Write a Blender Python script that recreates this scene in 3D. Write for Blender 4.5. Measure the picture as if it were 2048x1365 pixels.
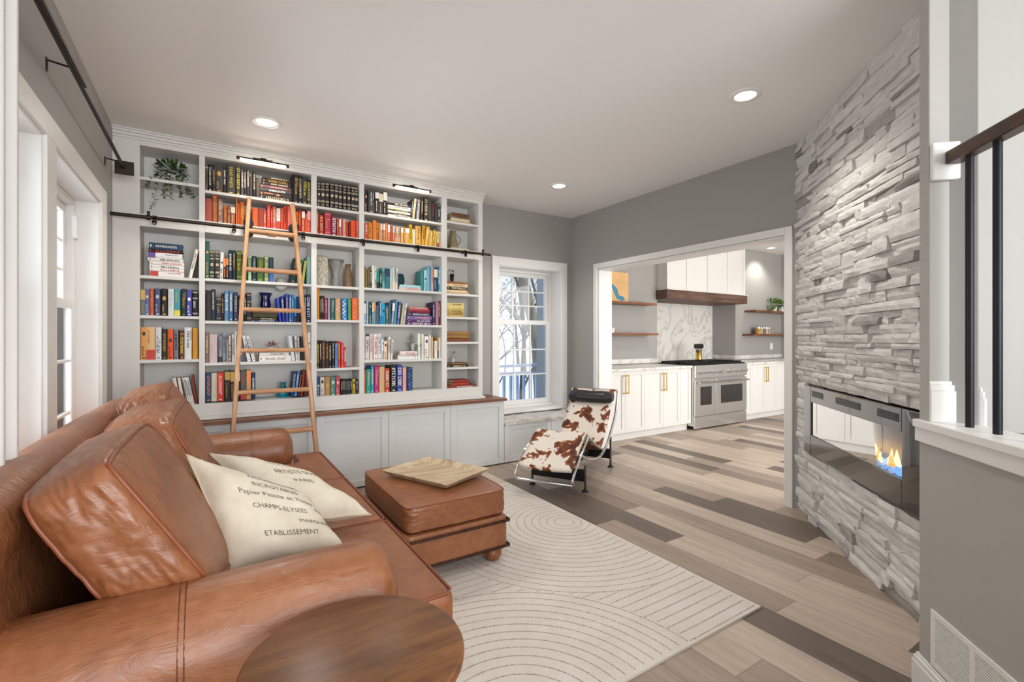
import bpy, bmesh, math, random
from math import pi, sin, cos, radians
from mathutils import Vector, Matrix, noise
random.seed(7)
SC = bpy.context.scene
COL = SC.collection
for o in list(bpy.data.objects):
    bpy.data.objects.remove(o)

# ---------------------------------------------------------------- camera, world, lights, exposure
cam_d = bpy.data.cameras.new('camera')
cam = bpy.data.objects.new('camera', cam_d); COL.objects.link(cam); SC.camera = cam
cam.location = (0, 0, 1.28)
cam.rotation_euler = (pi/2, 0, -radians(32.483))
cam_d.sensor_width = 36.0
cam_d.lens = 36.0*943/2048
cam_d.shift_y = -(682.5-676.9)/2048
cam_d.clip_start = 0.03
SC.view_settings.view_transform = 'Standard'
SC.view_settings.look = 'None'
SC.view_settings.exposure = 0.34
SC.view_settings.gamma = 1.0
SC.view_settings.use_curve_mapping = False

W = bpy.data.worlds.new('sky'); SC.world = W; W.use_nodes = True
nt = W.node_tree; nt.nodes.clear()
n_out = nt.nodes.new('ShaderNodeOutputWorld'); n_bg = nt.nodes.new('ShaderNodeBackground')
n_tc = nt.nodes.new('ShaderNodeTexCoord'); n_sep = nt.nodes.new('ShaderNodeSeparateXYZ')
n_rmp = nt.nodes.new('ShaderNodeValToRGB'); n_noi = nt.nodes.new('ShaderNodeTexNoise')
n_cr = nt.nodes.new('ShaderNodeValToRGB'); n_mix = nt.nodes.new('ShaderNodeMixRGB')
nt.links.new(n_tc.outputs['Generated'], n_sep.inputs[0])
nt.links.new(n_sep.outputs['Z'], n_rmp.inputs[0])
e = n_rmp.color_ramp.elements
e[0].position = 0.0; e[0].color = (0.72, 0.82, 0.93, 1)
e[1].position = 0.45; e[1].color = (0.28, 0.50, 0.86, 1)
nt.links.new(n_tc.outputs['Generated'], n_noi.inputs['Vector'])
n_noi.inputs['Scale'].default_value = 4.0; n_noi.inputs['Detail'].default_value = 5
n_cr.color_ramp.elements[0].position = 0.5; n_cr.color_ramp.elements[1].position = 0.68
nt.links.new(n_noi.outputs['Fac'], n_cr.inputs[0])
nt.links.new(n_cr.outputs['Color'], n_mix.inputs['Fac'])
nt.links.new(n_rmp.outputs['Color'], n_mix.inputs['Color1'])
n_mix.inputs['Color2'].default_value = (0.95, 0.97, 1.0, 1)
nt.links.new(n_mix.outputs['Color'], n_bg.inputs['Color'])
n_bg.inputs['Strength'].default_value = 1.05
nt.links.new(n_bg.outputs[0], n_out.inputs[0])

def area(name, loc, rot, sx, sy, power, color=(1, 1, 1), spread=180):
    d = bpy.data.lights.new(name, 'AREA'); d.shape = 'RECTANGLE'; d.size = sx; d.size_y = sy
    d.energy = power; d.color = color; d.spread = radians(spread)
    o = bpy.data.objects.new(name, d); COL.objects.link(o); o.location = loc; o.rotation_euler = rot
    return o
# daylight arriving through the windows of the long wall; the room-end and kitchen lamps are unseen, added as fill
area('daylight_left_window', (-1.15, 2.66, 1.35), (0, -pi/2, 0), 1.9, 2.6, 70, (0.93, 0.97, 1.0))
area('room_end_fill_light', (0.9, -2.9, 1.5), (pi/2, 0, 0), 3.2, 2.2, 165, (0.97, 0.985, 1.0))
area('kitchen_fill_light', (6.3, -0.4, 1.5), (pi/2, 0, 0), 4.0, 2.2, 150, (1.0, 0.98, 0.95))
sun_d = bpy.data.lights.new('sun', 'SUN'); sun_d.energy = 2.4; sun_d.angle = radians(0.6); sun_d.color = (1, 0.93, 0.82)
sun = bpy.data.objects.new('sun', sun_d); COL.objects.link(sun); sun.rotation_euler = (radians(52), 0, radians(38))

# ---------------------------------------------------------------- helpers
def wloc(o):
    v = Vector((0, 0, 0))
    while o is not None:
        v += o.location; o = o.parent
    return v
def props(o, label=None, cat=None, group=None, kind=None):
    if label: o['label'] = label
    if cat: o['category'] = cat
    if group: o['group'] = group
    if kind: o['kind'] = kind
    return o
def thing(name, loc, label=None, cat=None, group=None, kind=None):
    o = bpy.data.objects.new(name, None); COL.objects.link(o); o.location = loc
    o.empty_display_size = 0.05
    return props(o, label, cat, group, kind)

class MB:
    def __init__(s):
        s.v = []; s.f = []; s.m = []; s.s = []; s.tone = []
        s.t = 0.0
    def add(s, vs, fs, m=0, smooth=False, M=None):
        b = len(s.v)
        if M is not None: vs = [M @ Vector(p) for p in vs]
        s.v.extend([tuple(p) for p in vs])
        for f in fs:
            s.f.append([b+i for i in f]); s.m.append(m); s.s.append(smooth); s.tone.append(s.t)
        return s
    def box(s, x0, y0, z0, x1, y1, z1, m=0, M=None):
        if x0 > x1: x0, x1 = x1, x0
        if y0 > y1: y0, y1 = y1, y0
        if z0 > z1: z0, z1 = z1, z0
        vs = [(x0,y0,z0),(x1,y0,z0),(x1,y1,z0),(x0,y1,z0),(x0,y0,z1),(x1,y0,z1),(x1,y1,z1),(x0,y1,z1)]
        fs = [(0,3,2,1),(4,5,6,7),(0,1,5,4),(1,2,6,5),(2,3,7,6),(3,0,4,7)]
        return s.add(vs, fs, m, False, M)
    def cyl(s, p0, p1, r0, r1=None, n=16, m=0, caps=True, smooth=True):
        p0 = Vector(p0); p1 = Vector(p1); r1 = r0 if r1 is None else r1
        d = (p1-p0).normalized(); a = d.orthogonal().normalized(); b = d.cross(a)
        vs = []
        for p, r in ((p0, r0), (p1, r1)):
            for i in range(n):
                t = 2*pi*i/n; vs.append(p + a*cos(t)*r + b*sin(t)*r)
        s.add(vs, [(i, (i+1) % n, n+(i+1) % n, n+i) for i in range(n)], m, smooth)
        if caps: s.add(vs, [tuple(range(n-1, -1, -1)), tuple(range(n, 2*n))], m, False)
        return s
    def tube(s, path, r, n=8, closed=False, m=0, caps=True, flat=1.0):
        path = [Vector(p) for p in path]; N = len(path)
        vs = []; prev = None
        for i, p in enumerate(path):
            if closed: d = path[(i+1) % N]-path[i-1]
            else: d = path[min(i+1, N-1)]-path[max(i-1, 0)]
            if d.length < 1e-9: d = Vector((0, 0, 1))
            d.normalize()
            if prev is None: a = d.orthogonal().normalized()
            else:
                a = prev - d*prev.dot(d)
                a = a.normalized() if a.length > 1e-6 else d.orthogonal().normalized()
            prev = a; b = d.cross(a)
            rr = r[i] if isinstance(r, (list, tuple)) else r
            for k in range(n):
                t = 2*pi*k/n; vs.append(p + a*cos(t)*rr + b*sin(t)*rr*flat)
        fs = []
        for i in range(N if closed else N-1):
            j = (i+1) % N
            for k in range(n):
                fs.append((i*n+k, i*n+(k+1) % n, j*n+(k+1) % n, j*n+k))
        s.add(vs, fs, m, True)
        if caps and not closed:
            s.add(vs, [tuple(range(n-1, -1, -1)), tuple(range((N-1)*n, N*n))], m, False)
        return s
    def lathe(s, prof, c=(0, 0, 0), n=24, m=0, smooth=True, M=None):
        vs = []; k = len(prof)
        for (r, z) in prof:
            for i in range(n):
                t = 2*pi*i/n; vs.append((c[0]+r*cos(t), c[1]+r*sin(t), c[2]+z))
        fs = [(j*n+i, j*n+(i+1) % n, (j+1)*n+(i+1) % n, (j+1)*n+i) for j in range(k-1) for i in range(n)]
        s.add(vs, fs, m, smooth, M)
        cf = []
        if prof[0][0] > 1e-5: cf.append(tuple(range(n-1, -1, -1)))
        if prof[-1][0] > 1e-5: cf.append(tuple(range((k-1)*n, k*n)))
        if cf: s.add(vs, cf, m, False, M)
        return s
    def ball(s, c, r, nu=16, nv=10, m=0, sc=(1, 1, 1)):
        vs = []; fs = []
        for j in range(nv+1):
            ph = pi*j/nv
            for i in range(nu):
                t = 2*pi*i/nu
                vs.append((c[0]+r*sc[0]*sin(ph)*cos(t), c[1]+r*sc[1]*sin(ph)*sin(t), c[2]-r*sc[2]*cos(ph)))
        for j in range(nv):
            for i in range(nu):
                fs.append((j*nu+i, j*nu+(i+1) % nu, (j+1)*nu+(i+1) % nu, (j+1)*nu+i))
        return s.add(vs, fs, m, True)
    def prism(s, pts, z0, z1, m=0, M=None):      # outline in xy (ccw), extruded in z
        n = len(pts)
        vs = [(p[0], p[1], z0) for p in pts]+[(p[0], p[1], z1) for p in pts]
        fs = [tuple(range(n-1, -1, -1)), tuple(range(n, 2*n))]+[(i, (i+1) % n, n+(i+1) % n, n+i) for i in range(n)]
        return s.add(vs, fs, m, False, M)
    def build(s, name, mats, parent=None, bevel=0, seg=2, origin=None, sub=0, remesh=0, smooth_it=0, label=None, cat=None, group=None, kind=None):
        if not isinstance(mats, (list, tuple)): mats = [mats]
        xs = [p[0] for p in s.v]; ys = [p[1] for p in s.v]; zs = [p[2] for p in s.v]
        c = Vector(origin) if origin else Vector(((min(xs)+max(xs))/2, (min(ys)+max(ys))/2, min(zs)))
        me = bpy.data.meshes.new(name)
        me.from_pydata([(p[0]-c.x, p[1]-c.y, p[2]-c.z) for p in s.v], [], s.f)
        for mt in mats: me.materials.append(mt)
        me.polygons.foreach_set('material_index', s.m)
        me.polygons.foreach_set('use_smooth', s.s)
        if any(s.tone):
            at = me.attributes.new('tone', 'FLOAT', 'FACE'); at.data.foreach_set('value', s.tone)
        me.validate(); me.update()
        o = bpy.data.objects.new(name, me); COL.objects.link(o)
        if parent is not None:
            o.parent = parent; o.location = c - wloc(parent)
        else: o.location = c
        if remesh:
            md = o.modifiers.new('remesh', 'REMESH'); md.mode = 'VOXEL'; md.voxel_size = remesh; md.use_smooth_shade = True
        if smooth_it:
            md = o.modifiers.new('smooth', 'SMOOTH'); md.factor = 0.7; md.iterations = smooth_it
        if bevel:
            md = o.modifiers.new('bevel', 'BEVEL'); md.width = bevel; md.segments = seg; md.limit_method = 'ANGLE'; md.angle_limit = radians(40)
        if sub:
            md = o.modifiers.new('sub', 'SUBSURF'); md.levels = sub; md.render_levels = sub
        return props(o, label, cat, group, kind)

FONTCACHE = {}
def text_geo(txt):
    """flat letters: (verts, faces, width, height), starting at 0,0, cap height about 0.7"""
    if txt in FONTCACHE: return FONTCACHE[txt]
    cu = bpy.data.curves.new('t', 'FONT'); cu.body = txt; cu.resolution_u = 2; cu.fill_mode = 'FRONT'
    ob = bpy.data.objects.new('t', cu); COL.objects.link(ob)
    dg = bpy.context.evaluated_depsgraph_get(); ev = ob.evaluated_get(dg)
    me = ev.to_mesh()
    vs = [tuple(v.co) for v in me.vertices]; fs = [tuple(p.vertices) for p in me.polygons]
    ev.to_mesh_clear(); bpy.data.objects.remove(ob); bpy.data.curves.remove(cu)
    x0 = min(v[0] for v in vs); x1 = max(v[0] for v in vs); y0 = min(v[1] for v in vs); y1 = max(v[1] for v in vs)
    vs = [(v[0]-x0, v[1]-y0) for v in vs]
    FONTCACHE[txt] = (vs, fs, x1-x0, y1-y0)
    return FONTCACHE[txt]

# ---------------------------------------------------------------- materials
def lin(h):
    if isinstance(h, str):
        h = tuple(int(h[i:i+2], 16)/255 for i in (0, 2, 4))
    return tuple(c/12.92 if c <= 0.04045 else ((c+0.055)/1.055)**2.4 for c in h)
MATS = {}
def mat(name, col, rough=0.5, metal=0.0, bump=0.0, bscale=60.0, var=0.0, vscale=6.0, coat=0.0, emit=None, es=0.0, trans=0.0, ior=1.45, spec=0.5, stretch=None, alpha=1.0):
    if name in MATS: return MATS[name]
    m = bpy.data.materials.new(name); m.use_nodes = True; MATS[name] = m
    nt = m.node_tree; b = nt.nodes['Principled BSDF']
    c = lin(col) if isinstance(col, str) else col
    b.inputs['Base Color'].default_value = (*c, 1); b.inputs['Roughness'].default_value = rough
    b.inputs['Metallic'].default_value = metal; b.inputs['IOR'].default_value = ior
    b.inputs['Specular IOR Level'].default_value = spec
    b.inputs['Coat Weight'].default_value = coat; b.inputs['Coat Roughness'].default_value = 0.15
    b.inputs['Transmission Weight'].default_value = trans
    b.inputs['Alpha'].default_value = alpha
    if emit:
        b.inputs['Emission Color'].default_value = (*lin(emit), 1); b.inputs['Emission Strength'].default_value = es
    if var or bump:
        tc = nt.nodes.new('ShaderNodeTexCoord'); mp = nt.nodes.new('ShaderNodeMapping')
        nt.links.new(tc.outputs['Object'], mp.inputs[0])
        if stretch: mp.inputs['Scale'].default_value = stretch
    if var:
        n = nt.nodes.new('ShaderNodeTexNoise'); n.inputs['Scale'].default_value = vscale; n.inputs['Detail'].default_value = 4
        nt.links.new(mp.outputs[0], n.inputs['Vector'])
        r = nt.nodes.new('ShaderNodeMapRange'); r.inputs[1].default_value = 0.3; r.inputs[2].default_value = 0.7
        r.inputs[3].default_value = 1-var; r.inputs[4].default_value = 1+var
        nt.links.new(n.outputs['Fac'], r.inputs[0])
        h = nt.nodes.new('ShaderNodeHueSaturation'); h.inputs['Color'].default_value = (*c, 1)
        nt.links.new(r.outputs[0], h.inputs['Value']); nt.links.new(h.outputs[0], b.inputs['Base Color'])
    if bump:
        n = nt.nodes.new('ShaderNodeTexNoise'); n.inputs['Scale'].default_value = bscale; n.inputs['Detail'].default_value = 3
        nt.links.new(mp.outputs[0], n.inputs['Vector'])
        bp = nt.nodes.new('ShaderNodeBump'); bp.inputs['Strength'].default_value = bump; bp.inputs['Distance'].default_value = 0.01
        nt.links.new(n.outputs['Fac'], bp.inputs['Height']); nt.links.new(bp.outputs[0], b.inputs['Normal'])
    return m

class NG:
    """tiny node-graph helper"""
    def __init__(s, name):
        s.m = bpy.data.materials.new(name); s.m.use_nodes = True; s.nt = s.m.node_tree; s.b = s.nt.nodes['Principled BSDF']; MATS[name] = s.m
    def n(s, t, **k):
        nd = s.nt.nodes.new(t)
        for a, v in k.items():
            if a.startswith('i_'):
                key = a[2:]; key = int(key) if key.isdigit() else key.replace('_', ' ')
                nd.inputs[key].default_value = v
            else: setattr(nd, a, v)
        return nd
    def l(s, a, b): s.nt.links.new(a, b)
    def math(s, op, a, b=None, c=None):
        nd = s.nt.nodes.new('ShaderNodeMath'); nd.operation = op
        for i, v in enumerate((a, b, c)):
            if v is None: continue
            if isinstance(v, (int, float)): nd.inputs[i].default_value = v
            else: s.l(v, nd.inputs[i])
        return nd.outputs[0]
    def ramp(s, fac, stops, interp='LINEAR'):
        nd = s.nt.nodes.new('ShaderNodeValToRGB'); cr = nd.color_ramp; cr.interpolation = interp
        while len(cr.elements) < len(stops): cr.elements.new(0.5)
        for e_, (p, c) in zip(cr.elements, stops):
            e_.position = p; e_.color = (*(lin(c) if isinstance(c, str) else c), 1)
        s.l(fac, nd.inputs[0]); return nd.outputs[0]
    def mix(s, fac, a, b, mode='MIX'):
        nd = s.nt.nodes.new('ShaderNodeMixRGB'); nd.blend_type = mode
        for i, v in enumerate((fac, a, b)):
            if isinstance(v, (int, float)): nd.inputs[i].default_value = v
            elif isinstance(v, tuple): nd.inputs[i].default_value = (*v, 1) if len(v) == 3 else v
            else: s.l(v, nd.inputs[i])
        return nd.outputs[0]
    def noise(s, vec, scale, detail=3, rough=0.5, dist=0.0):
        nd = s.n('ShaderNodeTexNoise'); nd.inputs['Scale'].default_value = scale; nd.inputs['Detail'].default_value = detail
        nd.inputs['Roughness'].default_value = rough; nd.inputs['Distortion'].default_value = dist
        s.l(vec, nd.inputs['Vector']); return nd.outputs['Fac']
    def coord(s, scale=(1, 1, 1), loc=(0, 0, 0), rot=(0, 0, 0), world=False):
        mp = s.n('ShaderNodeMapping')
        if world: s.l(s.n('ShaderNodeNewGeometry').outputs['Position'], mp.inputs[0])
        else: s.l(s.n('ShaderNodeTexCoord').outputs['Object'], mp.inputs[0])
        mp.inputs['Scale'].default_value = scale; mp.inputs['Location'].default_value = loc; mp.inputs['Rotation'].default_value = rot
        return mp.outputs[0]
    def bump(s, h, strength=0.3, dist=0.01):
        bp = s.n('ShaderNodeBump'); bp.inputs['Strength'].default_value = strength; bp.inputs['Distance'].default_value = dist
        s.l(h, bp.inputs['Height']); s.l(bp.outputs[0], s.b.inputs['Normal']); return bp

def wood(name, c1, c2, c3, axis='x', rough=0.45, scale=1.0, coat=0.0):
    g = NG(name)
    st = {'x': (1.2, 14, 14), 'y': (14, 1.2, 14), 'z': (14, 14, 1.2)}[axis]
    v = g.coord(tuple(a*scale for a in st))
    n1 = g.noise(v, 1.6, 6, 0.6, 0.6); n2 = g.noise(v, 7.0, 4, 0.6)
    f = g.math('ADD', g.math('MULTIPLY', n1, 0.75), g.math('MULTIPLY', n2, 0.25))
    c = g.ramp(f, [(0.32, c1), (0.5, c2), (0.68, c3)])
    g.l(c, g.b.inputs['Base Color']); g.b.inputs['Roughness'].default_value = rough
    g.b.inputs['Coat Weight'].default_value = coat
    g.bump(n2, 0.12, 0.004)
    return g.m

WHITE = mat('white_paint', 'e6e5e2', 0.38, spec=0.4)
SHELFWHITE = mat('bookcase_paint', 'd8d6d1', 0.45, spec=0.35)
CABWHITE = mat('cabinet_paint', 'd3d4d3', 0.42, spec=0.4)
KITWHITE = mat('kitchen_cabinet_paint', 'e4e2de', 0.4, spec=0.4)
TRIM = mat('trim_paint', 'e9e8e5', 0.35, spec=0.4)
GREY = mat('grey_wall_paint', 'a3a19d', 0.55, bump=0.03, bscale=300, spec=0.3)
GREYL = mat('warm_grey_wall_paint', 'aeaca7', 0.5, bump=0.03, bscale=300, spec=0.3)
CEIL = mat('ceiling_paint', 'eeedeb', 0.85, bump=0.05, bscale=160, spec=0.2)
BRONZE = mat('dark_bronze_metal', '3a322b', 0.42, 0.75)
BLACKM = mat('black_metal', '1d1d22', 0.4, 0.4)
CHROME = mat('chrome', 'd6d6d6', 0.08, 1.0)
STEEL = mat('stainless_steel', 'd8d8d6', 0.24, 0.85, bump=0.02, bscale=80, stretch=(1, 1, 30))
BRASS = mat('brushed_brass', 'd9b968', 0.28, 0.95)
BLACK = mat('black_plastic', '0d0d0e', 0.35)
GLASS = mat('clear_glass', 'ffffff', 0.0, trans=1.0, ior=1.45)
PAGES = mat('book_pages', 'd9cfba', 0.85)
def window_glass(ior=1.35):
    m = bpy.data.materials.new('window_pane_glass'); m.use_nodes = True; t = m.node_tree; t.nodes.clear()
    o = t.nodes.new('ShaderNodeOutputMaterial'); mx = t.nodes.new('ShaderNodeMixShader')
    tr = t.nodes.new('ShaderNodeBsdfTransparent'); gl = t.nodes.new('ShaderNodeBsdfGlossy'); fr = t.nodes.new('ShaderNodeFresnel')
    gl.inputs['Roughness'].default_value = 0.02; fr.inputs['IOR'].default_value = ior
    t.links.new(fr.outputs[0], mx.inputs[0]); t.links.new(tr.outputs[0], mx.inputs[1]); t.links.new(gl.outputs[0], mx.inputs[2]); t.links.new(mx.outputs[0], o.inputs[0])
    return m
PANE = window_glass()
WALNUT = wood('walnut_wood', '4a2c1a', '7a4a2c', '9a6a44', 'x', 0.4)
# ---------------------------------------------------------------- floor
def floor_mat(name, tones, wdt=0.182, length=1.22, world=True, rough=0.42):
    g = NG(name)
    pos = g.coord(world=True); sp = g.n('ShaderNodeSeparateXYZ'); g.l(pos, sp.inputs[0])
    cx = g.math('DIVIDE', g.math('ADD', sp.outputs['X'], 5.063), wdt); ci = g.math('FLOOR', cx)
    wn = g.n('ShaderNodeTexWhiteNoise', noise_dimensions='1D'); g.l(ci, wn.inputs['W'])
    cy = g.math('ADD', g.math('DIVIDE', sp.outputs['Y'], length), g.math('MULTIPLY', wn.outputs['Value'], 7.0)); ri = g.math('FLOOR', cy)
    cb = g.n('ShaderNodeCombineXYZ'); g.l(ci, cb.inputs[0]); g.l(ri, cb.inputs[1])
    w2 = g.n('ShaderNodeTexWhiteNoise', noise_dimensions='3D'); g.l(cb.outputs[0], w2.inputs['Vector'])
    off = g.n('ShaderNodeVectorMath', operation='SCALE'); off.inputs['Scale'].default_value = 9.0; g.l(w2.outputs['Color'], off.inputs[0])
    vv = g.n('ShaderNodeVectorMath', operation='ADD'); g.l(pos, vv.inputs[0]); g.l(off.outputs[0], vv.inputs[1])
    mp = g.n('ShaderNodeMapping'); mp.inputs['Scale'].default_value = (22, 1.6, 1); g.l(vv.outputs[0], mp.inputs[0])
    gr = g.noise(mp.outputs[0], 1.0, 7, 0.62, 0.8); gr2 = g.noise(mp.outputs[0], 5.0, 4, 0.6)
    tone = g.ramp(w2.outputs['Value'], tones, 'CONSTANT')
    f = g.math('ADD', g.math('MULTIPLY', gr, 0.7), g.math('MULTIPLY', gr2, 0.3))
    r = g.n('ShaderNodeMapRange'); g.l(f, r.inputs[0])
    for i, v in ((1, 0.3), (2, 0.7), (3, 0.74), (4, 1.22)): r.inputs[i].default_value = v
    h = g.n('ShaderNodeHueSaturation'); g.l(tone, h.inputs['Color']); g.l(r.outputs[0], h.inputs['Value'])
    fx = g.math('FRACT', cx); fy = g.math('FRACT', cy)
    ex = g.math('MINIMUM', fx, g.math('SUBTRACT', 1.0, fx)); ey = g.math('MINIMUM', fy, g.math('SUBTRACT', 1.0, fy))
    gx = g.math('LESS_THAN', ex, 0.008); gy = g.math('LESS_THAN', ey, 0.0012)
    gap = g.math('MAXIMUM', gx, gy)
    c = g.mix(g.math('MULTIPLY', gap, 0.55), h.outputs[0], (0.05, 0.04, 0.035))
    g.l(c, g.b.inputs['Base Color']); g.b.inputs['Roughness'].default_value = rough
    g.b.inputs['Specular IOR Level'].default_value = 0.4
    g.bump(gr2, 0.1, 0.003)
    return g.m
FLOORM = floor_mat('plank_floor', [(0.0, 'b8a797'), (0.3, '9f8e80'), (0.52, 'bfae9e'), (0.72, '6c5e54'), (0.88, '8b7a6e')])
UPFLOOR = floor_mat('dark_landing_floor', [(0.0, '54433a'), (0.5, '6a574b')], 0.11, 0.9)
def struct(name, mb, mats, **k): return mb.build(name, mats, kind='structure', **k)

struct('floor', MB().box(-0.75, -3.1, -0.12, 9.3, 5.45, 0.0), FLOORM)
struct('ceiling', MB().box(-0.75, -3.1, 2.74, 3.70, 4.70, 2.86), CEIL)
struct('ceiling_kitchen', MB().box(3.70, -1.0, 2.87, 9.3, 5.45, 2.97).box(3.70, -3.1, 2.74, 3.885, 4.70, 2.87), CEIL)

# ---------------------------------------------------------------- walls
m = MB()
m.box(-0.75, -3.1, 0, -0.577, 1.61, 2.74).box(-0.75, 3.725, 0, -0.577, 4.70, 2.74)
m.box(-0.75, 1.61, 0, -0.577, 3.725, 0.48).box(-0.75, 1.61, 2.10, -0.577, 3.725, 2.74).box(-0.75, 2.60, 0.48, -0.577, 2.737, 2.10)
struct('wall_left', m, GREY)
m = MB()
m.box(-0.577, 4.465, 0, 2.66, 4.70, 2.74).box(3.54, 4.465, 0, 3.70, 4.70, 2.74)
m.box(2.66, 4.465, 0, 3.54, 4.70, 0.44).box(2.66, 4.465, 2.09, 3.54, 4.70, 2.74)
struct('wall_back', m, GREY)
m = MB()
m.box(3.70, 3.993, 0, 3.885, 4.83, 2.74).box(3.70, 1.914, 2.07, 3.885, 3.993, 2.74).box(3.70, 1.75, 0, 3.885, 1.914, 2.74)
struct('wall_right', m, GREY)
# casing and jamb lining of the wide opening to the kitchen
m = MB()
m.box(3.682, 3.993, 0, 3.70, 4.053, 2.128).box(3.682, 1.861, 0, 3.70, 1.914, 2.128).box(3.682, 1.914, 2.068, 3.70, 3.993, 2.128)
m.box(3.676, 3.999, 0, 3.70, 4.012, 2.075)
m.box(3.70, 3.975, 0, 3.886, 3.993, 2.068).box(3.70, 1.914, 0, 3.886, 1.93, 2.068).box(3.70, 1.93, 2.05, 3.886, 3.975, 2.068)
m.box(3.886, 3.975, 0, 3.90, 4.05, 2.12).box(3.886, 1.86, 0, 3.90, 1.93, 2.12).box(3.886, 1.93, 2.05, 3.90, 3.975, 2.12)
struct('trim_1', m, TRIM, bevel=0.003)
# far end of the room behind the camera; its opening is made up for the fill lamp
m = MB().box(-0.75, -3.1, 0, 3.885, -3.0, 0.25).box(-0.75, -3.1, 2.5, 3.885, -3.0, 2.74).box(-0.75, -3.1, 0.25, -0.5, -3.0, 2.5).box(2.4, -3.1, 0.25, 3.885, -3.0, 2.5)
struct('wall_front', m, GREY)
# kitchen walls: shelf wall, range alcove, far wall
m = MB()
m.box(3.885, 4.83, 0, 5.67, 5.45, 2.87).box(7.68, 4.83, 0, 9.165, 5.45, 2.87).box(9.165, -1.0, 0, 9.3, 5.45, 2.87).box(5.67, 5.30, 0, 7.68, 5.45, 2.87)
struct('wall_kitchen', m, GREY)
m = MB().box(3.885, -1.0, 0, 4.1, -0.9, 2.87).box(8.6, -1.0, 0, 9.165, -0.9, 2.87).box(4.1, -1.0, 0, 8.6, -0.9, 0.3).box(4.1, -1.0, 2.5, 8.6, -0.9, 2.87)  # unseen front side, opening made up for the kitchen fill lamp
m.box(3.885, -0.9, 0, 3.98, 1.75, 2.87)
struct('wall_kitchen_front', m, GREY)
g = NG('marble_slab'); v = g.coord((1, 1, 1), world=True)
n1 = g.noise(v, 1.6, 8, 0.6, 1.4); d_ = g.math('ABSOLUTE', g.math('SUBTRACT', n1, 0.5))
c = g.ramp(d_, [(0.0, 'b9b5af'), (0.012, 'd6d3ce'), (0.05, 'e4e2de')]); g.l(c, g.b.inputs['Base Color']); g.b.inputs['Roughness'].default_value = 0.25
MARBLE = g.m
struct('wall_range_slab', MB().box(5.67, 5.275, 0.9, 7.68, 5.30, 2.2), MARBLE)
struct('trim_2', MB().box(3.886, 4.81, 0.914, 5.67, 4.83, 0.979).box(7.68, 4.81, 0.914, 9.16, 4.83, 0.979).box(7.66, 4.83, 0.914, 7.68, 5.275, 0.979), MARBLE)

# ---------------------------------------------------------------- stone wall of the fireplace, at 45 degrees
D2 = Vector((-0.70711, -0.70711, 0)); N2 = Vector((-0.70711, 0.70711, 0))
FO = Vector((3.70, 1.836, 0))
def fpt(t, out, z): return FO + D2*t + N2*out + Vector((0, 0, z))
FM = Matrix(((D2.x, N2.x, 0, FO.x), (D2.y, N2.y, 0, FO.y), (0, 0, 1, 0), (0, 0, 0, 1)))   # (t, out, z) -> world
g = NG('stacked_stone'); at = g.n('ShaderNodeAttribute', attribute_name='tone'); v = g.coord(world=True)
mp = g.coord((1, 1, 3), world=True)
n1 = g.noise(mp, 14, 6, 0.65); n2 = g.noise(v, 60, 4, 0.7)
base = g.ramp(at.outputs['Fac'], [(0.0, 'dcdad6'), (0.45, 'cfcdc8'), (0.6, 'b4b1ac'), (1.0, '7d7975')])
r = g.n('ShaderNodeMapRange'); g.l(n1, r.inputs[0])
for i, vv in ((1, 0.3), (2, 0.7), (3, 0.86), (4, 1.1)): r.inputs[i].default_value = vv
h = g.n('ShaderNodeHueSaturation'); g.l(base, h.inputs['Color']); g.l(r.outputs[0], h.inputs['Value']); g.l(h.outputs[0], g.b.inputs['Base Color'])
g.b.inputs['Roughness'].default_value = 0.8
hh = g.math('ADD', g.math('MULTIPLY', n1, 0.7), g.math('MULTIPLY', n2, 0.3)); g.bump(hh, 0.55, 0.012)
STONE = g.m
m = MB()
rnd = random.Random(11)
m.t = 0.55
zs = [0.0]
marks = [0.462, 0.958, 2.74]
for mk in marks:
    seg = mk - zs[-1]; k = max(1, round(seg/0.05)); hs = [rnd.uniform(0.55, 1.5) for _ in range(k)]; sm = sum(hs); z = zs[-1]
    for h_ in hs[:-1]:
        z += h_/sm*seg; zs.append(z)
    zs.append(mk)
def stone(m, t0, t1, z0, z1, dep, tone):
    nx = max(2, int((t1-t0)/0.03)); nz = max(2, int((z1-z0)/0.018)); m.t = tone
    ox = rnd.uniform(0, 90); vs = []; tl = rnd.uniform(-0.006, 0.006); tx = rnd.uniform(-0.008, 0.008)
    wob0 = rnd.uniform(-0.004, 0.004); wob1 = rnd.uniform(-0.004, 0.004)
    for j in range(nz+1):
        for i in range(nx+1):
            a = i/nx; b = j/nz
            t = t0+(t1-t0)*a; z = z0+(z1-z0)*b + (wob0*(1-b)*(a-.5)+wob1*b*(a-.5))
            o = dep + tl*(b-.5)*2 + tx*(a-.5)*2 + 0.007*noise.noise(Vector((t*14+ox, z*32, ox))) + 0.003*noise.noise(Vector((t*50, z*70+ox, 1)))
            if i in (0, nx) or j in (0, nz): o -= 0.005
            vs.append(fpt(t, o, z))
    fs = [(j*(nx+1)+i, j*(nx+1)+i+1, (j+1)*(nx+1)+i+1, (j+1)*(nx+1)+i) for j in range(nz) for i in range(nx)]
    fs = [tuple(reversed(f)) for f in fs]
    b = len(vs)
    ring = [i for i in range(nx+1)]+[j*(nx+1)+nx for j in range(1, nz+1)]+[nz*(nx+1)+i for i in range(nx-1, -1, -1)]+[j*(nx+1) for j in range(nz-1, 0, -1)]
    vb = [Vector(vs[i]) for i in ring]
    vs2 = [p - N2*((p-fpt(0, 0, 0)).dot(N2)+0.03) for p in vb]
    n = len(ring); fs2 = [(ring[i], b+i, b+(i+1) % n, ring[(i+1) % n]) for i in range(n)]
    m.add(vs+vs2, fs+fs2, 0, False)
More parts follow.
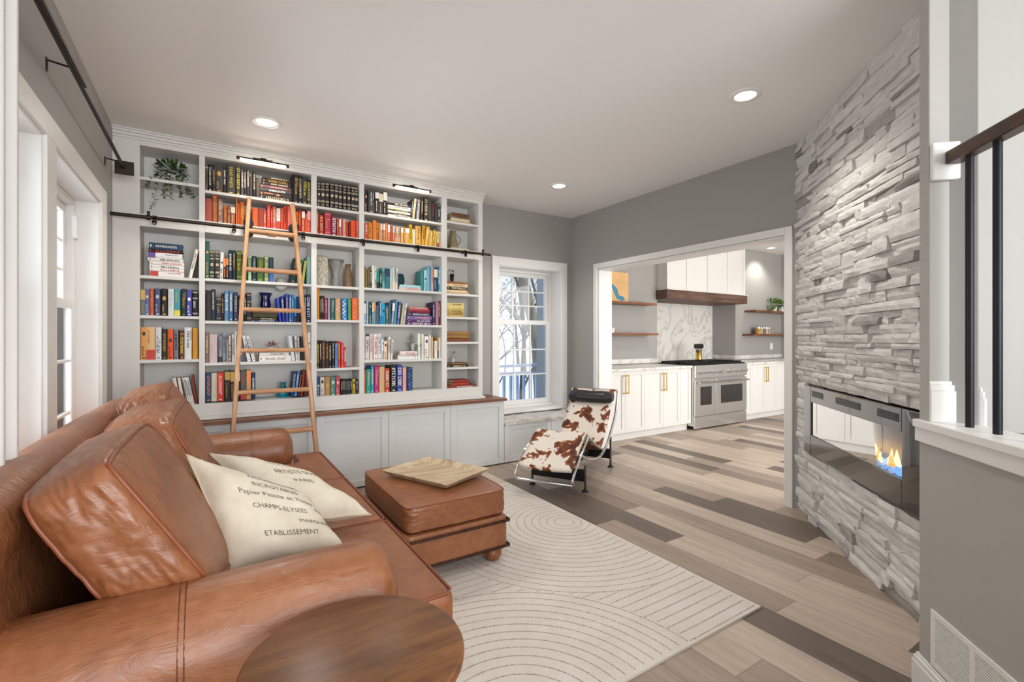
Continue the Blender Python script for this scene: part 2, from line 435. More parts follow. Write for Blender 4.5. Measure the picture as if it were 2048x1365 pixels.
for a, b in zip(zs[:-1], zs[1:]):
    inside = a >= 0.46 and b <= 0.96
    t = rnd.uniform(-0.01, 0.0); t_end = 1.62
    while t < t_end:
        L = rnd.choice([rnd.uniform(0.07, 0.16), rnd.uniform(0.15, 0.32), rnd.uniform(0.25, 0.5)]); t2 = min(t+L, t_end)
        if t_end-t2 < 0.06: t2 = t_end
        tone = rnd.uniform(0.0, 0.42)
        if rnd.random() < 0.12 and t2-t < 0.3: tone = rnd.uniform(0.6, 0.95)
        if inside:
            if t < 0.165: stone(m, t, 0.165, a+0.001, b-0.001, rnd.uniform(-0.008, 0.016), tone)
            t = 9
        else:
            if b-a > 0.058 and rnd.random() < 0.35:
                mid = a+(b-a)*rnd.uniform(0.4, 0.6)
                stone(m, t, t2-0.0015, a+0.0008, mid-0.0008, rnd.uniform(-0.010, 0.018), tone); stone(m, t, t2-0.0015, mid+0.0008, b-0.0008, rnd.uniform(-0.010, 0.018), rnd.uniform(0, .4))
            else: stone(m, t, t2-0.0015, a+0.001, b-0.001, rnd.uniform(-0.010, 0.018), tone)
            t = t2
m.t = 0.7
m.box(0, -0.12, 0, 1.75, -0.022, 0.462, 0, FM).box(0, -0.12, 0.958, 1.75, -0.022, 2.74, 0, FM).box(0, -0.12, 0.462, 0.165, -0.022, 0.958, 0, FM)
struct('wall_fireplace', m, STONE)

# ---------------------------------------------------------------- knee wall, full-height stub and landing of the stairs
KO = Vector((2.187, 0.657, 0)); NK = Vector((-0.70711, 0.70711, 0))
KM = Matrix(((D2.x, NK.x, 0, KO.x), (D2.y, NK.y, 0, KO.y), (0, 0, 1, 0), (0, 0, 0, 1)))   # (t, out, z); out<0 is inside the wall
T = 0.1155
m = MB().box(0, -T, 0, 1.7, 0, 0.955, 0, KM).box(0, -T, 0.955, 0.057, 0, 2.74, 0, KM).box(0, -0.36, 0, 0.10, -T, 2.74, 0, KM)
struct('wall_stairs', m, GREYL, bevel=0.004)
m = MB().box(0.045, -T-0.02, 0.957, 1.7, 0.022, 0.985, 0, KM).box(0.0, 0.0, 0.957, 0.045, 0.022, 0.985, 0, KM)
m.box(-0.004, 0, 0.905, 1.7, 0.012, 0.957, 0, KM)
struct('trim_3', m, TRIM, bevel=0.003)
def baseboard(name, t0, t1, M_, z0=0.0, h=0.128, th=0.016, wrap=False):
    m = MB().box(t0, 0, z0, t1, th, z0+h-0.03, 0, M_).box(t0, 0, z0+h-0.03, t1, th*0.8, z0+h-0.012, 0, M_).box(t0, 0, z0+h-0.012, t1, th*0.45, z0+h, 0, M_)
    if wrap:
        m.box(t0-th, -0.2, z0, t0, th, z0+h-0.03, 0, M_).box(t0-th*.8, -0.2, z0+h-0.03, t0, th*.8, z0+h-0.012, 0, M_).box(t0-th*.45, -0.2, z0+h-0.012, t0, th*.45, z0+h, 0, M_)
    struct(name, m, TRIM, bevel=0.002)
baseboard('baseboard_stairs', 0.0, 1.7, KM, wrap=True)
# baseboard on the stub's end face and along the landing wall
m = MB().box(0.057, -T, 0.985, 0.07, 0, 1.095, 0, KM).box(0.057, -T, 1.095, 0.067, 0, 1.115, 0, KM).box(0.057, -T, 1.115, 0.062, 0, 1.128, 0, KM)
struct('baseboard_stub', m, TRIM, bevel=0.002)
struct('wall_landing', MB().box(2.19, 0.50, 0.9, 2.73, 0.60, 2.74).box(2.73, 0.50, 0, 3.4, 0.60, 2.74).box(3.3, -3.0, 0, 3.4, 0.5, 2.74), GREY)
m = MB().box(2.20, 0.484, 0.965, 2.72, 0.50, 1.075).box(2.20, 0.488, 1.075, 2.72, 0.50, 1.098).box(2.20, 0.493, 1.098, 2.72, 0.50, 1.112)
struct('baseboard_landing', m, TRIM, bevel=0.002)
struct('trim_4', MB().box(2.715, 0.475, 0.965, 2.80, 0.50, 2.74), TRIM, bevel=0.003)
m = MB().prism([(2.25, 0.50), (1.07, -0.68), (1.07, -2.99), (3.3, -2.99), (3.3, 0.50)], 0.85, 0.962)
struct('floor_landing', m, UPFLOOR)

# ---------------------------------------------------------------- windows
def sash(win, name, M_, x0, x1, z0, z1, nx, nz, y, stile=0.045, top=0.045, bot=0.055, th=0.035, mun=0.016):
    m = MB().box(x0, y, z0, x0+stile, y+th, z1, 0, M_).box(x1-stile, y, z0, x1, y+th, z1, 0, M_)
    m.box(x0+stile, y, z0, x1-stile, y+th, z0+bot, 0, M_).box(x0+stile, y, z1-top, x1-stile, y+th, z1, 0, M_)
    gx0, gx1, gz0, gz1 = x0+stile, x1-stile, z0+bot, z1-top
    for i in range(1, nx):
        xx = gx0+(gx1-gx0)*i/nx; m.box(xx-mun/2, y+0.008, gz0, xx+mun/2, y+th-0.008, gz1, 0, M_)
    for i in range(1, nz):
        zz = gz0+(gz1-gz0)*i/nz; m.box(gx0, y+0.009, zz-mun/2, gx1, y+th-0.009, zz+mun/2, 0, M_)
    s_ = m.build(name, TRIM, win, bevel=0.003)
    MB().box(gx0-0.003, y+th*0.5-0.002, gz0-0.003, gx1+0.003, y+th*0.5+0.002, gz1+0.003, 0, M_).build('pane', PANE, s_)
    return s_
# back window (window_1): local axes = world
I4 = Matrix.Identity(4)
w1 = thing('window_1', (3.1, 4.465, 0.44), kind='structure')
m = MB()
m.box(2.579, 4.445, 0.40, 2.66, 4.466, 2.183).box(3.54, 4.445, 0.40, 3.621, 4.466, 2.183).box(2.66, 4.445, 2.09, 3.54, 4.466, 2.183)
m.box(2.655, 4.452, 0.47, 2.672, 4.70, 2.09).box(3.528, 4.452, 0.47, 3.545, 4.70, 2.09).box(2.672, 4.452, 2.078, 3.528, 4.70, 2.095)
m.box(2.672, 4.63, 0.50, 2.705, 4.70, 2.078).box(3.495, 4.63, 0.50, 3.528, 4.70, 2.078).box(2.705, 4.63, 2.05, 3.495, 4.70, 2.078)
m.build('window_frame', TRIM, w1, bevel=0.003)
m = MB().box(2.66, 4.43, 0.44, 3.54, 4.63, 0.472).box(2.66, 4.60, 0.472, 3.54, 4.70, 0.50)
m.build('window_sill', TRIM, w1, bevel=0.004)
sash(w1, 'sash', I4, 2.705, 3.495, 1.44, 2.05, 3, 3, 4.665)
sash(w1, 'sash', I4, 2.705, 3.495, 0.50, 1.485, 3, 3, 4.63)
# the pair of tall windows in the long wall: local x runs along world -y ... use (s, depth, z): s=y, depth=-x
LM = Matrix(((0, -1, 0, -0.577), (1, 0, 0, 0), (0, 0, 1, 0), (0, 0, 0, 1)))
for k, (a, b) in enumerate(((1.61, 2.60), (2.737, 3.725))):
    w = thing('window_%d' % (k+2), (-0.577, (a+b)/2, 0.48), kind='structure')
    m = MB()
    m.box(a-0.004, -0.006, 0.48, a+0.012, 0.17, 2.10, 0, LM).box(b-0.012, -0.006, 0.48, b+0.004, 0.17, 2.10, 0, LM).box(a, -0.006, 2.088, b, 0.17, 2.104, 0, LM)
    m.box(a+0.012, 0.10, 0.50, a+0.045, 0.17, 2.088, 0, LM).box(b-0.045, 0.10, 0.50, b-0.012, 0.17, 2.088, 0, LM).box(a+0.045, 0.10, 2.05, b-0.045, 0.17, 2.088, 0, LM)
    if k == 0: m.box(a-0.15, -0.02, 0.40, a, 0.0, 2.196, 0, LM).box(a, -0.02, 2.10, b, 0.0, 2.196, 0, LM)
    else: m.box(b, -0.02, 0.40, b+0.15, 0.0, 2.196, 0, LM).box(a-0.137, -0.02, 2.10, b, 0.0, 2.196, 0, LM).box(a-0.137, -0.02, 0.48, a, 0.0, 2.10, 0, LM)
    m.box(b-0.06, 0.085, 1.86, b-0.012, 0.11, 1.99, 0, LM)
    m.build('window_frame', TRIM, w, bevel=0.003)
    MB().box(a-0.05, -0.045, 0.45, b+0.05, 0.17, 0.482, 0, LM).build('window_sill', TRIM, w, bevel=0.004)
    sash(w, 'sash', LM, a+0.045, b-0.045, 1.45, 2.05, 3, 3, 0.135)
    sash(w, 'sash', LM, a+0.045, b-0.045, 0.50, 1.495, 3, 3, 0.10)

# ---------------------------------------------------------------- outside: snow, deck, railing, trees
SNOW = mat('snow', 'eef2f8', 0.9, bump=0.2, bscale=2.0)
gv = []; gf = []; n = 30
for j in range(n+1):
    for i in range(n+1):
        x = -40+i*4.0; y = 5.6+j*3.0
        gv.append((x, y, -2.4+0.05*(y-5)+0.9*noise.noise(Vector((x*.06, y*.06, 3)))))
for j in range(n):
    for i in range(n): gf.append((j*(n+1)+i, j*(n+1)+i+1, (j+1)*(n+1)+i+1, (j+1)*(n+1)+i))
struct('ground_snow', MB().add(gv, gf, 0, True), SNOW)
struct('ground_deck', MB().box(1.2, 4.72, -0.25, 3.60, 6.75, -0.10).box(3.6, 5.47, -0.25, 9.0, 6.75, -0.10), SNOW)
RAILW = mat('railing_paint', 'c9d3e2', 0.6)
rl = thing('deck_railing', (4.6, 6.6, -0.1), 'white painted deck railing with square balusters outside the back window', 'railing')
MB().box(1.3, 6.55, 0.80, 8.6, 6.68, 0.84).box(1.3, 6.58, 0.66, 8.6, 6.63, 0.72).build('top_rail', RAILW, rl, bevel=0.004)
MB().box(1.3, 6.58, 0.0, 8.6, 6.63, 0.05).build('bottom_rail', RAILW, rl)
for i in range(24):
    x = 3.4+i*0.13
    MB().box(x-0.018, 6.585, 0.05, x+0.018, 6.625, 0.66).build('baluster', RAILW, rl)
for x in (3.0, 6.7): MB().box(x-0.05, 6.55, -0.1, x+0.05, 6.68, 0.9).build('post', RAILW, rl)
BARK = mat('grey_bark', '7d7462', 0.95, bump=0.8, bscale=14, var=0.35, vscale=6, stretch=(1, 1, .3))
BARKD = mat('dark_bark', '4d463e', 0.95, var=0.3, vscale=3)
LEAF = mat('dry_tan_leaves', 'c79a72', 0.8, var=0.25, vscale=3)
def tree(x, y, h, r, label, barkm, seed, leaves=0, levels=3, spread=0.5, zb=-2.6, kids=(3, 5), lean=0.0):
    rd = random.Random(seed); t = thing('tree', (x, y, zb), label, 'tree', None)
    mt = MB(); ml = MB()
    def grow(p, d, L, rad, lev):
        pts = [p]; rr = [rad]; q = Vector(p); dd = Vector(d); k = 5
        for i in range(k):
            dd = (dd+Vector((rd.uniform(-1, 1), rd.uniform(-1, 1), rd.uniform(-.4, .6)))*0.13*(levels-lev+1)).normalized()
            q = q+dd*L/k; pts.append(q.copy()); rr.append(rad*(1-0.55*(i+1)/k))
        mt.tube(pts, rr, 8 if lev == levels else 5, caps=False)
        if lev > 0:
            for _ in range(rd.randint(*kids) + (2 if lev == levels else 0)):
                f = rd.uniform(0.35, 1.0); i = min(k, max(1, int(f*k))); b = pts[i]
                a = rd.uniform(0, 2*pi); up = rd.uniform(0.1, 0.9)
                nd = (dd*0.5+Vector((cos(a), sin(a), up))*spread*1.3).normalized()
                grow(b, nd, L*rd.uniform(0.35, 0.6), rr[i]*rd.uniform(0.35, 0.55), lev-1)
        if leaves and lev <= 1:
            for _ in range(leaves):
                c = pts[rd.randint(1, k)]+Vector((rd.uniform(-.15, .15), rd.uniform(-.15, .15), rd.uniform(-.2, .1))); s_ = rd.uniform(0.035, 0.07)
                a = Vector((rd.uniform(-1, 1), rd.uniform(-1, 1), rd.uniform(-1, 1))).normalized()*s_; b = a.orthogonal().normalized()*s_*0.6
                ml.add([c-a, c-b, c+a, c+b], [(0, 1, 2, 3)])
    grow(Vector((x, y, zb)), Vector((lean, 0, 1)).normalized(), h, r, levels)
    mt.build('trunk', barkm, t)
    if leaves: ml.build('leaves', LEAF, t, kind='stuff')
tree(8.72, 11.8, 9.5, 0.24, 'thick lichen-grey tree trunk right behind the deck railing', BARK, 3, leaves=3, kids=(2, 3), levels=2)
tree(9.6, 14.4, 9.5, 0.10, 'slim straight trunk with dry leaves left of the thick trunk', BARKD, 5, leaves=5, kids=(2, 4))
tree(7.6, 14.0, 6.0, 0.10, 'low bare forked tree at the left of the back window', BARKD, 8, leaves=1, levels=3, spread=0.8, kids=(3, 5))
tree(10.6, 18.5, 7.0, 0.09, 'small tree holding tan leaves behind the slim trunk', BARKD, 12, leaves=6, levels=3, kids=(3, 4), spread=.7)
tree(9.2, 17.5, 6.0, 0.08, 'thin dark bare tree between the two leafy trees', BARKD, 21, leaves=0, levels=3, kids=(3, 4), spread=.8)
for i in range(14):
    rd = random.Random(100+i); y = rd.uniform(24, 40); x = y*(0.42+0.5*i/14)+rd.uniform(-1, 1)
    tree(x, y, rd.uniform(6.5, 8.5), rd.uniform(0.09, 0.16), 'bare dark tree of the woods beyond the snow', BARKD, 200+i, leaves=2, levels=2, spread=.6, zb=-1.6, kids=(3, 5))
for o in [o for o in COL.objects if o.name.startswith('tree') and o.get('label', '').startswith('bare dark')]: o['group'] = 'woods beyond the snow'
# ---------------------------------------------------------------- base cabinets, bench, counter
def shaker(m, x0, x1, z0, z1, y, th=0.02, fr=0.06, mi=0, rec=0.009, M=None):
    """a door lying in xz facing -y: frame and recessed panel"""
    m.box(x0, y, z0, x0+fr, y+th, z1, mi, M).box(x1-fr, y, z0, x1, y+th, z1, mi, M)
    m.box(x0+fr, y, z0, x1-fr, y+th, z0+fr*0.9, mi, M).box(x0+fr, y, z1-fr*0.9, x1-fr, y+th, z1, mi, M)
    m.box(x0+fr, y+rec, z0+fr*0.9, x1-fr, y+th, z1-fr*0.9, mi, M)
edges = [-0.575, -0.48, 0.118, 0.716, 1.314, 1.912, 2.51]
cl = ['narrow white filler cabinet against the window wall', 'white panelled base cabinet hidden behind the sofa back', 'white panelled base cabinet behind the foot of the ladder', 'white panelled base cabinet just right of the ladder', 'white panelled base cabinet behind the tray ottoman', 'white panelled base cabinet at the end, beside the window seat']
for i in range(6):
    a, b = edges[i], edges[i+1]
    t = thing('base_cabinet', ((a+b)/2, 4.28, 0), cl[i], 'cabinet', 'base cabinets under the bookcase')
    MB().box(a+0.001, 4.112, 0.012, b-0.001, 4.46, 0.645).build('body', CABWHITE, t)
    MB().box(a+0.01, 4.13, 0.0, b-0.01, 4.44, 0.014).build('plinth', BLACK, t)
    m = MB()
    if i: shaker(m, a+0.0015, b-0.0015, 0.012, 0.642, 4.09)
    else: m.box(a+0.001, 4.09, 0.012, b-0.001, 4.11, 0.642)
    m.build('door', CABWHITE, t, bevel=0.0015)
for i, (a, b, lb) in enumerate(((2.512, 3.113, 'low white panelled bench cabinet beside the walnut counter end'), (3.113, 3.698, 'low white panelled bench cabinet in the corner behind the chaise'))):
    t = thing('bench_cabinet', ((a+b)/2, 4.28, 0), lb, 'cabinet', 'window seat cabinets')
    MB().box(a+0.001, 4.112, 0.012, b-0.001, 4.425 if True else 4.46, 0.40).build('body', CABWHITE, t)
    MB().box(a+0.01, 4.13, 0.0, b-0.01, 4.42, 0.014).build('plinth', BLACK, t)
    m = MB(); shaker(m, a+0.0015, b-0.0015, 0.012, 0.398, 4.09); m.build('door', CABWHITE, t, bevel=0.0015)
MB().box(-0.575, 4.06, 0.646, 2.53, 4.462, 0.670).build('countertop', WALNUT, bevel=0.002, label='long thin walnut countertop under the bookcase', cat='countertop')

# fluffy throw along the window seat
g = NG('sheepskin'); v = g.coord()
n1 = g.noise(v, 9, 5, 0.7); n2 = g.noise(v, 90, 3, 0.7)
c = g.ramp(n1, [(0.3, 'cfc6bb'), (0.5, 'ece8e2'), (0.7, 'f6f4f0')]); g.l(c, g.b.inputs['Base Color']); g.b.inputs['Roughness'].default_value = 0.95
g.bump(g.math('ADD', n1, n2), 0.7, 0.02); SHEEP = g.m
def fur_throw():
    m = MB(); rd = random.Random(4); nx, ny = 84, 26; x0, x1, y0, y1 = 2.515, 3.69, 4.075, 4.425
    vs = []
    for j in range(ny+1):
        for i in range(nx+1):
            x = x0+(x1-x0)*i/nx; y = y0+(y1-y0)*j/ny
            z = 0.428+0.014*noise.noise(Vector((x*9, y*9, 0)))+0.006*noise.noise(Vector((x*30, y*30, 5)))
            if j <= 1: z = 0.392+0.012*noise.noise(Vector((x*14, 2, 0))) + 0.02*j; y = y0-0.006+0.006*noise.noise(Vector((x*25, 7, 0)))-0.004*j
            if i in (0, nx) or j == ny: z -= 0.015
            vs.append((x, y, z))
    m.add(vs, [(j*(nx+1)+i, j*(nx+1)+i+1, (j+1)*(nx+1)+i+1, (j+1)*(nx+1)+i) for j in range(ny) for i in range(nx)], 0, True)
    for k in range(15000):      # locks of wool
        x = rd.uniform(x0+.004, x1-.004); j = rd.random()
        if rd.random() < 0.3: y = y0-0.006+rd.uniform(0, 0.01); z = rd.uniform(0.395, 0.425); d = Vector((rd.uniform(-.6, .6), -1, rd.uniform(-1.0, -.1)))
        else: y = rd.uniform(y0, y1-.01); z = 0.424+0.014*noise.noise(Vector((x*9, y*9, 0))); d = Vector((rd.uniform(-1, 1), rd.uniform(-1, .4), rd.uniform(0.4, 1.0)))
        L = rd.uniform(0.008, 0.018); d = d.normalized()*L; w = d.orthogonal().normalized()*0.0022; p = Vector((x, y, z))
        e_ = p+d; e_.y = min(e_.y, 4.425)
        m.add([p-w, p+w, e_], [(0, 1, 2)], 0, False)
    m.build('fur_throw', SHEEP, label='curly off-white sheepskin throw lying along the window seat', cat='throw')
fur_throw()

# ---------------------------------------------------------------- bookcase
YF, YB = 4.20, 4.455
bc = thing('bookcase', (0.87, 4.33, 0.67), 'tall white built-in bookcase filling the wall up to the ceiling', 'bookcase')
BAYS = {'A': (-0.427, -0.08), 'B': (-0.043, 0.698), 'C': (0.74, 1.09), 'D': (1.132, 1.873), 'E': (1.926, 2.275)}
MB().box(-0.577, YB, 0.672, 2.32, 4.464, 2.739).build('back_panel', SHELFWHITE, bc)
def bcpart(name, m, bev=0.0015): return m.build(name, SHELFWHITE, bc, bevel=bev)
bcpart('side_panel', MB().box(-0.576, YF, 0.70, -0.427, YB, 2.735).box(-0.576, 4.192, 0.78, -0.548, YF, 2.64))
bcpart('side_panel', MB().box(2.275, YF, 0.70, 2.32, YB, 2.735))
for a, b in ((-0.08, -0.043), (0.698, 0.74), (1.09, 1.132), (1.873, 1.926)):
    bcpart('upright', MB().box(a, YF, 0.79, b, YB, 2.64))
bcpart('top_board', MB().box(-0.427, YF, 2.64, 2.275, YB, 2.738))
bcpart('rail_board', MB().box(-0.427, YF+0.0005, 2.072, -0.08, YB, 2.158).box(-0.043, YF+0.0005, 2.072, 0.698, YB, 2.158).box(0.74, YF+0.0005, 2.072, 1.09, YB, 2.158).box(1.132, YF+0.0005, 2.066, 1.873, YB, 2.158).box(1.926, YF+0.0005, 2.072, 2.275, YB, 2.158))
bcpart('bottom_board', MB().box(-0.427, YF, 0.70, 2.275, YB, 0.79))
m = MB().box(-0.577, 4.165, 0.672, 2.335, YB, 0.692).box(-0.577, 4.182, 0.692, 2.328, 4.2, 0.70)
bcpart('base_moulding', m, 0.004)
m = MB()
for (y, z0, z1, dx) in ((4.190, 2.672, 2.690, .006), (4.182, 2.690, 2.712, .010), (4.172, 2.712, 2.728, .016), (4.163, 2.728, 2.7395, .02)):
    m.box(-0.577, y, z0, 2.32+dx, YB, z1)
bcpart('crown_moulding', m, 0.003)
SH = {'A': [2.421, 1.725, 1.442, 1.125], 'B': [2.390, 1.730, 1.411, 1.095], 'C': [2.389, 1.726, 1.437, 1.025], 'D': [2.395, 1.728, 1.405, 1.084], 'E': [2.425, 1.718, 1.489, 1.244, 0.994]}
for b, zs_ in SH.items():
    for z in zs_: bcpart('shelf', MB().box(BAYS[b][0], YF+0.004, z-0.021, BAYS[b][1], YB, z), 0.001)

# ---------------------------------------------------------------- ladder rail, ladder, picture lamps
rt = thing('ladder_rail', (0.87, 4.13, 2.07), 'dark bronze pipe rail running across the bookcase front', 'rail')
MB().cyl((-0.576, 4.13, 2.122), (2.372, 4.13, 2.122), 0.0125, n=16).build('pipe', BRONZE, rt)
for x in (-0.338, 0.141, 0.624, 1.104, 1.599, 2.086):
    m = MB().cyl((x, 4.13, 2.122), (x, 4.199, 2.122), 0.008).cyl((x-0.013, 4.13, 2.122), (x+0.013, 4.13, 2.122), 0.0175)
    m.box(x-0.013, 4.112, 2.085, x+0.013, 4.120, 2.122).cyl((x, 4.112, 2.085), (x, 4.120, 2.085), 0.013, n=20)
    m.cyl((x, 4.1185, 2.122), (x, 4.112, 2.122), 0.013, n=20)
    bk = m.build('bracket', BRONZE, rt)
    MB().cyl((x, 4.109, 2.083), (x, 4.1125, 2.083), 0.005, n=12).build('bolt', CHROME, bk)
for x in (-0.372, 2.286):
    MB().cyl((x-0.011, 4.13, 2.122), (x+0.011, 4.13, 2.122), 0.018).cyl((x, 4.13, 2.122), (x, 4.13, 2.162), 0.008).cyl((x-.009, 4.13, 2.158), (x+.009, 4.13, 2.158), 0.009).build('stop', BRONZE, rt)

OAK = wood('ladder_oak', '8f6444', 'b98a62', 'd2a77e', 'z', 0.5)
OAKX = wood('ladder_oak_rung', '8f6242', 'b5835a', 'cf9f72', 'x', 0.5)
ld = thing('library_ladder', (0.39, 3.8, 0), 'tall light oak library ladder leaning on the bronze rail', 'ladder')
def ly(z): return 3.75+0.143*z
def lxl(z): return 0.085+0.0655*z
def lxr(z): return 0.697-0.0675*z
for f in (lxl, lxr):
    m = MB(); vs = []
    for z in (0.005, 2.345):
        x = f(z); y = ly(z)
        for dx, dy in ((-.014, -.032), (.014, -.032), (.014, .032), (-.014, .032)): vs.append((x+dx, y+dy, z))
    m.add(vs, [(0, 3, 2, 1), (4, 5, 6, 7), (0, 1, 5, 4), (1, 2, 6, 5), (2, 3, 7, 6), (3, 0, 4, 7)])
    m.build('stile', OAK, ld, bevel=0.006)
for z in (0.29, 0.59, 0.89, 1.19, 1.49, 1.79, 2.085):
    y = ly(z); a = lxl(z)+0.01; b = lxr(z)-0.01
    pts = [(-.032, .010), (-.026, .016), (.026, .016), (.032, .010), (.032, -.006), (.024, -.014), (-.024, -.014), (-.032, -.006)]
    n = len(pts); vs = [(a, y+p[0], z+p[1]) for p in pts]+[(b, y+p[0], z+p[1]) for p in pts]
    m = MB().add(vs, [tuple(range(n)), tuple(range(2*n-1, n-1, -1))]+[(i, n+i, n+(i+1) % n, (i+1) % n) for i in range(n)])
    if z > 2.0: m.box((a+b)/2-.03, y-.02, z-.022, (a+b)/2+.03, y+.02, z-.012)
    m.build('rung', OAKX, ld, bevel=0.003)
for x in (0.224, 0.557):
    s_ = 1 if x < 0.4 else -1
    m = MB().box(x-0.006, 4.085, 2.06, x+0.006, 4.10, 2.18)
    m.build('wheel_bracket', BRONZE, ld, bevel=0.002)
    for z in (2.156, 2.082):
        cx = x+0.012*s_
        w = MB().cyl((cx, 4.102, z), (cx, 4.118, z), 0.034, n=28).cyl((cx, 4.096, z), (cx, 4.102, z), 0.012, n=16).cyl((cx, 4.099, z), (cx, 4.103, z), 0.028, 0.034, n=28)
        w.build('wheel', BLACKM, ld)
for (x0, x1, lb) in ((0.157, 0.518, 'slim bronze picture lamp with a bright tube above the black books left of centre'), (1.363, 1.726, 'slim bronze picture lamp with a bright tube above the flat stack of black books')):
    t = thing('picture_lamp', ((x0+x1)/2, 4.14, 2.635), lb, 'lamp', 'picture lamps on the bookcase')
    xm = (x0+x1)/2
    MB().cyl((x0, 4.12, 2.648), (x1, 4.12, 2.648), 0.0125, n=16).build('housing', BRONZE, t)
    MB().box(x0+0.022, 4.106, 2.630, x1-0.022, 4.134, 2.646).build('tube', mat('lamp_tube', 'ffffff', 0.4, emit='fff2e0', es=9), t, bevel=0.004)
    MB().box(xm-0.07, 4.172, 2.663, xm+0.07, 4.1815, 2.685).build('mounting_plate', BRONZE, t, bevel=0.002)
    MB().tube([(xm, 4.175, 2.675), (xm, 4.15, 2.685), (xm, 4.128, 2.672), (xm, 4.12, 2.658)], 0.005).cyl((xm-.02, 4.128, 2.674), (xm+.02, 4.128, 2.674), 0.006).build('arm', BRONZE, t)
    lp = area('picture_lamp_light', (xm, 4.118, 2.622), (radians(-35), 0, 0), x1-x0-0.05, 0.02, 2.2, (1, 0.93, 0.82))
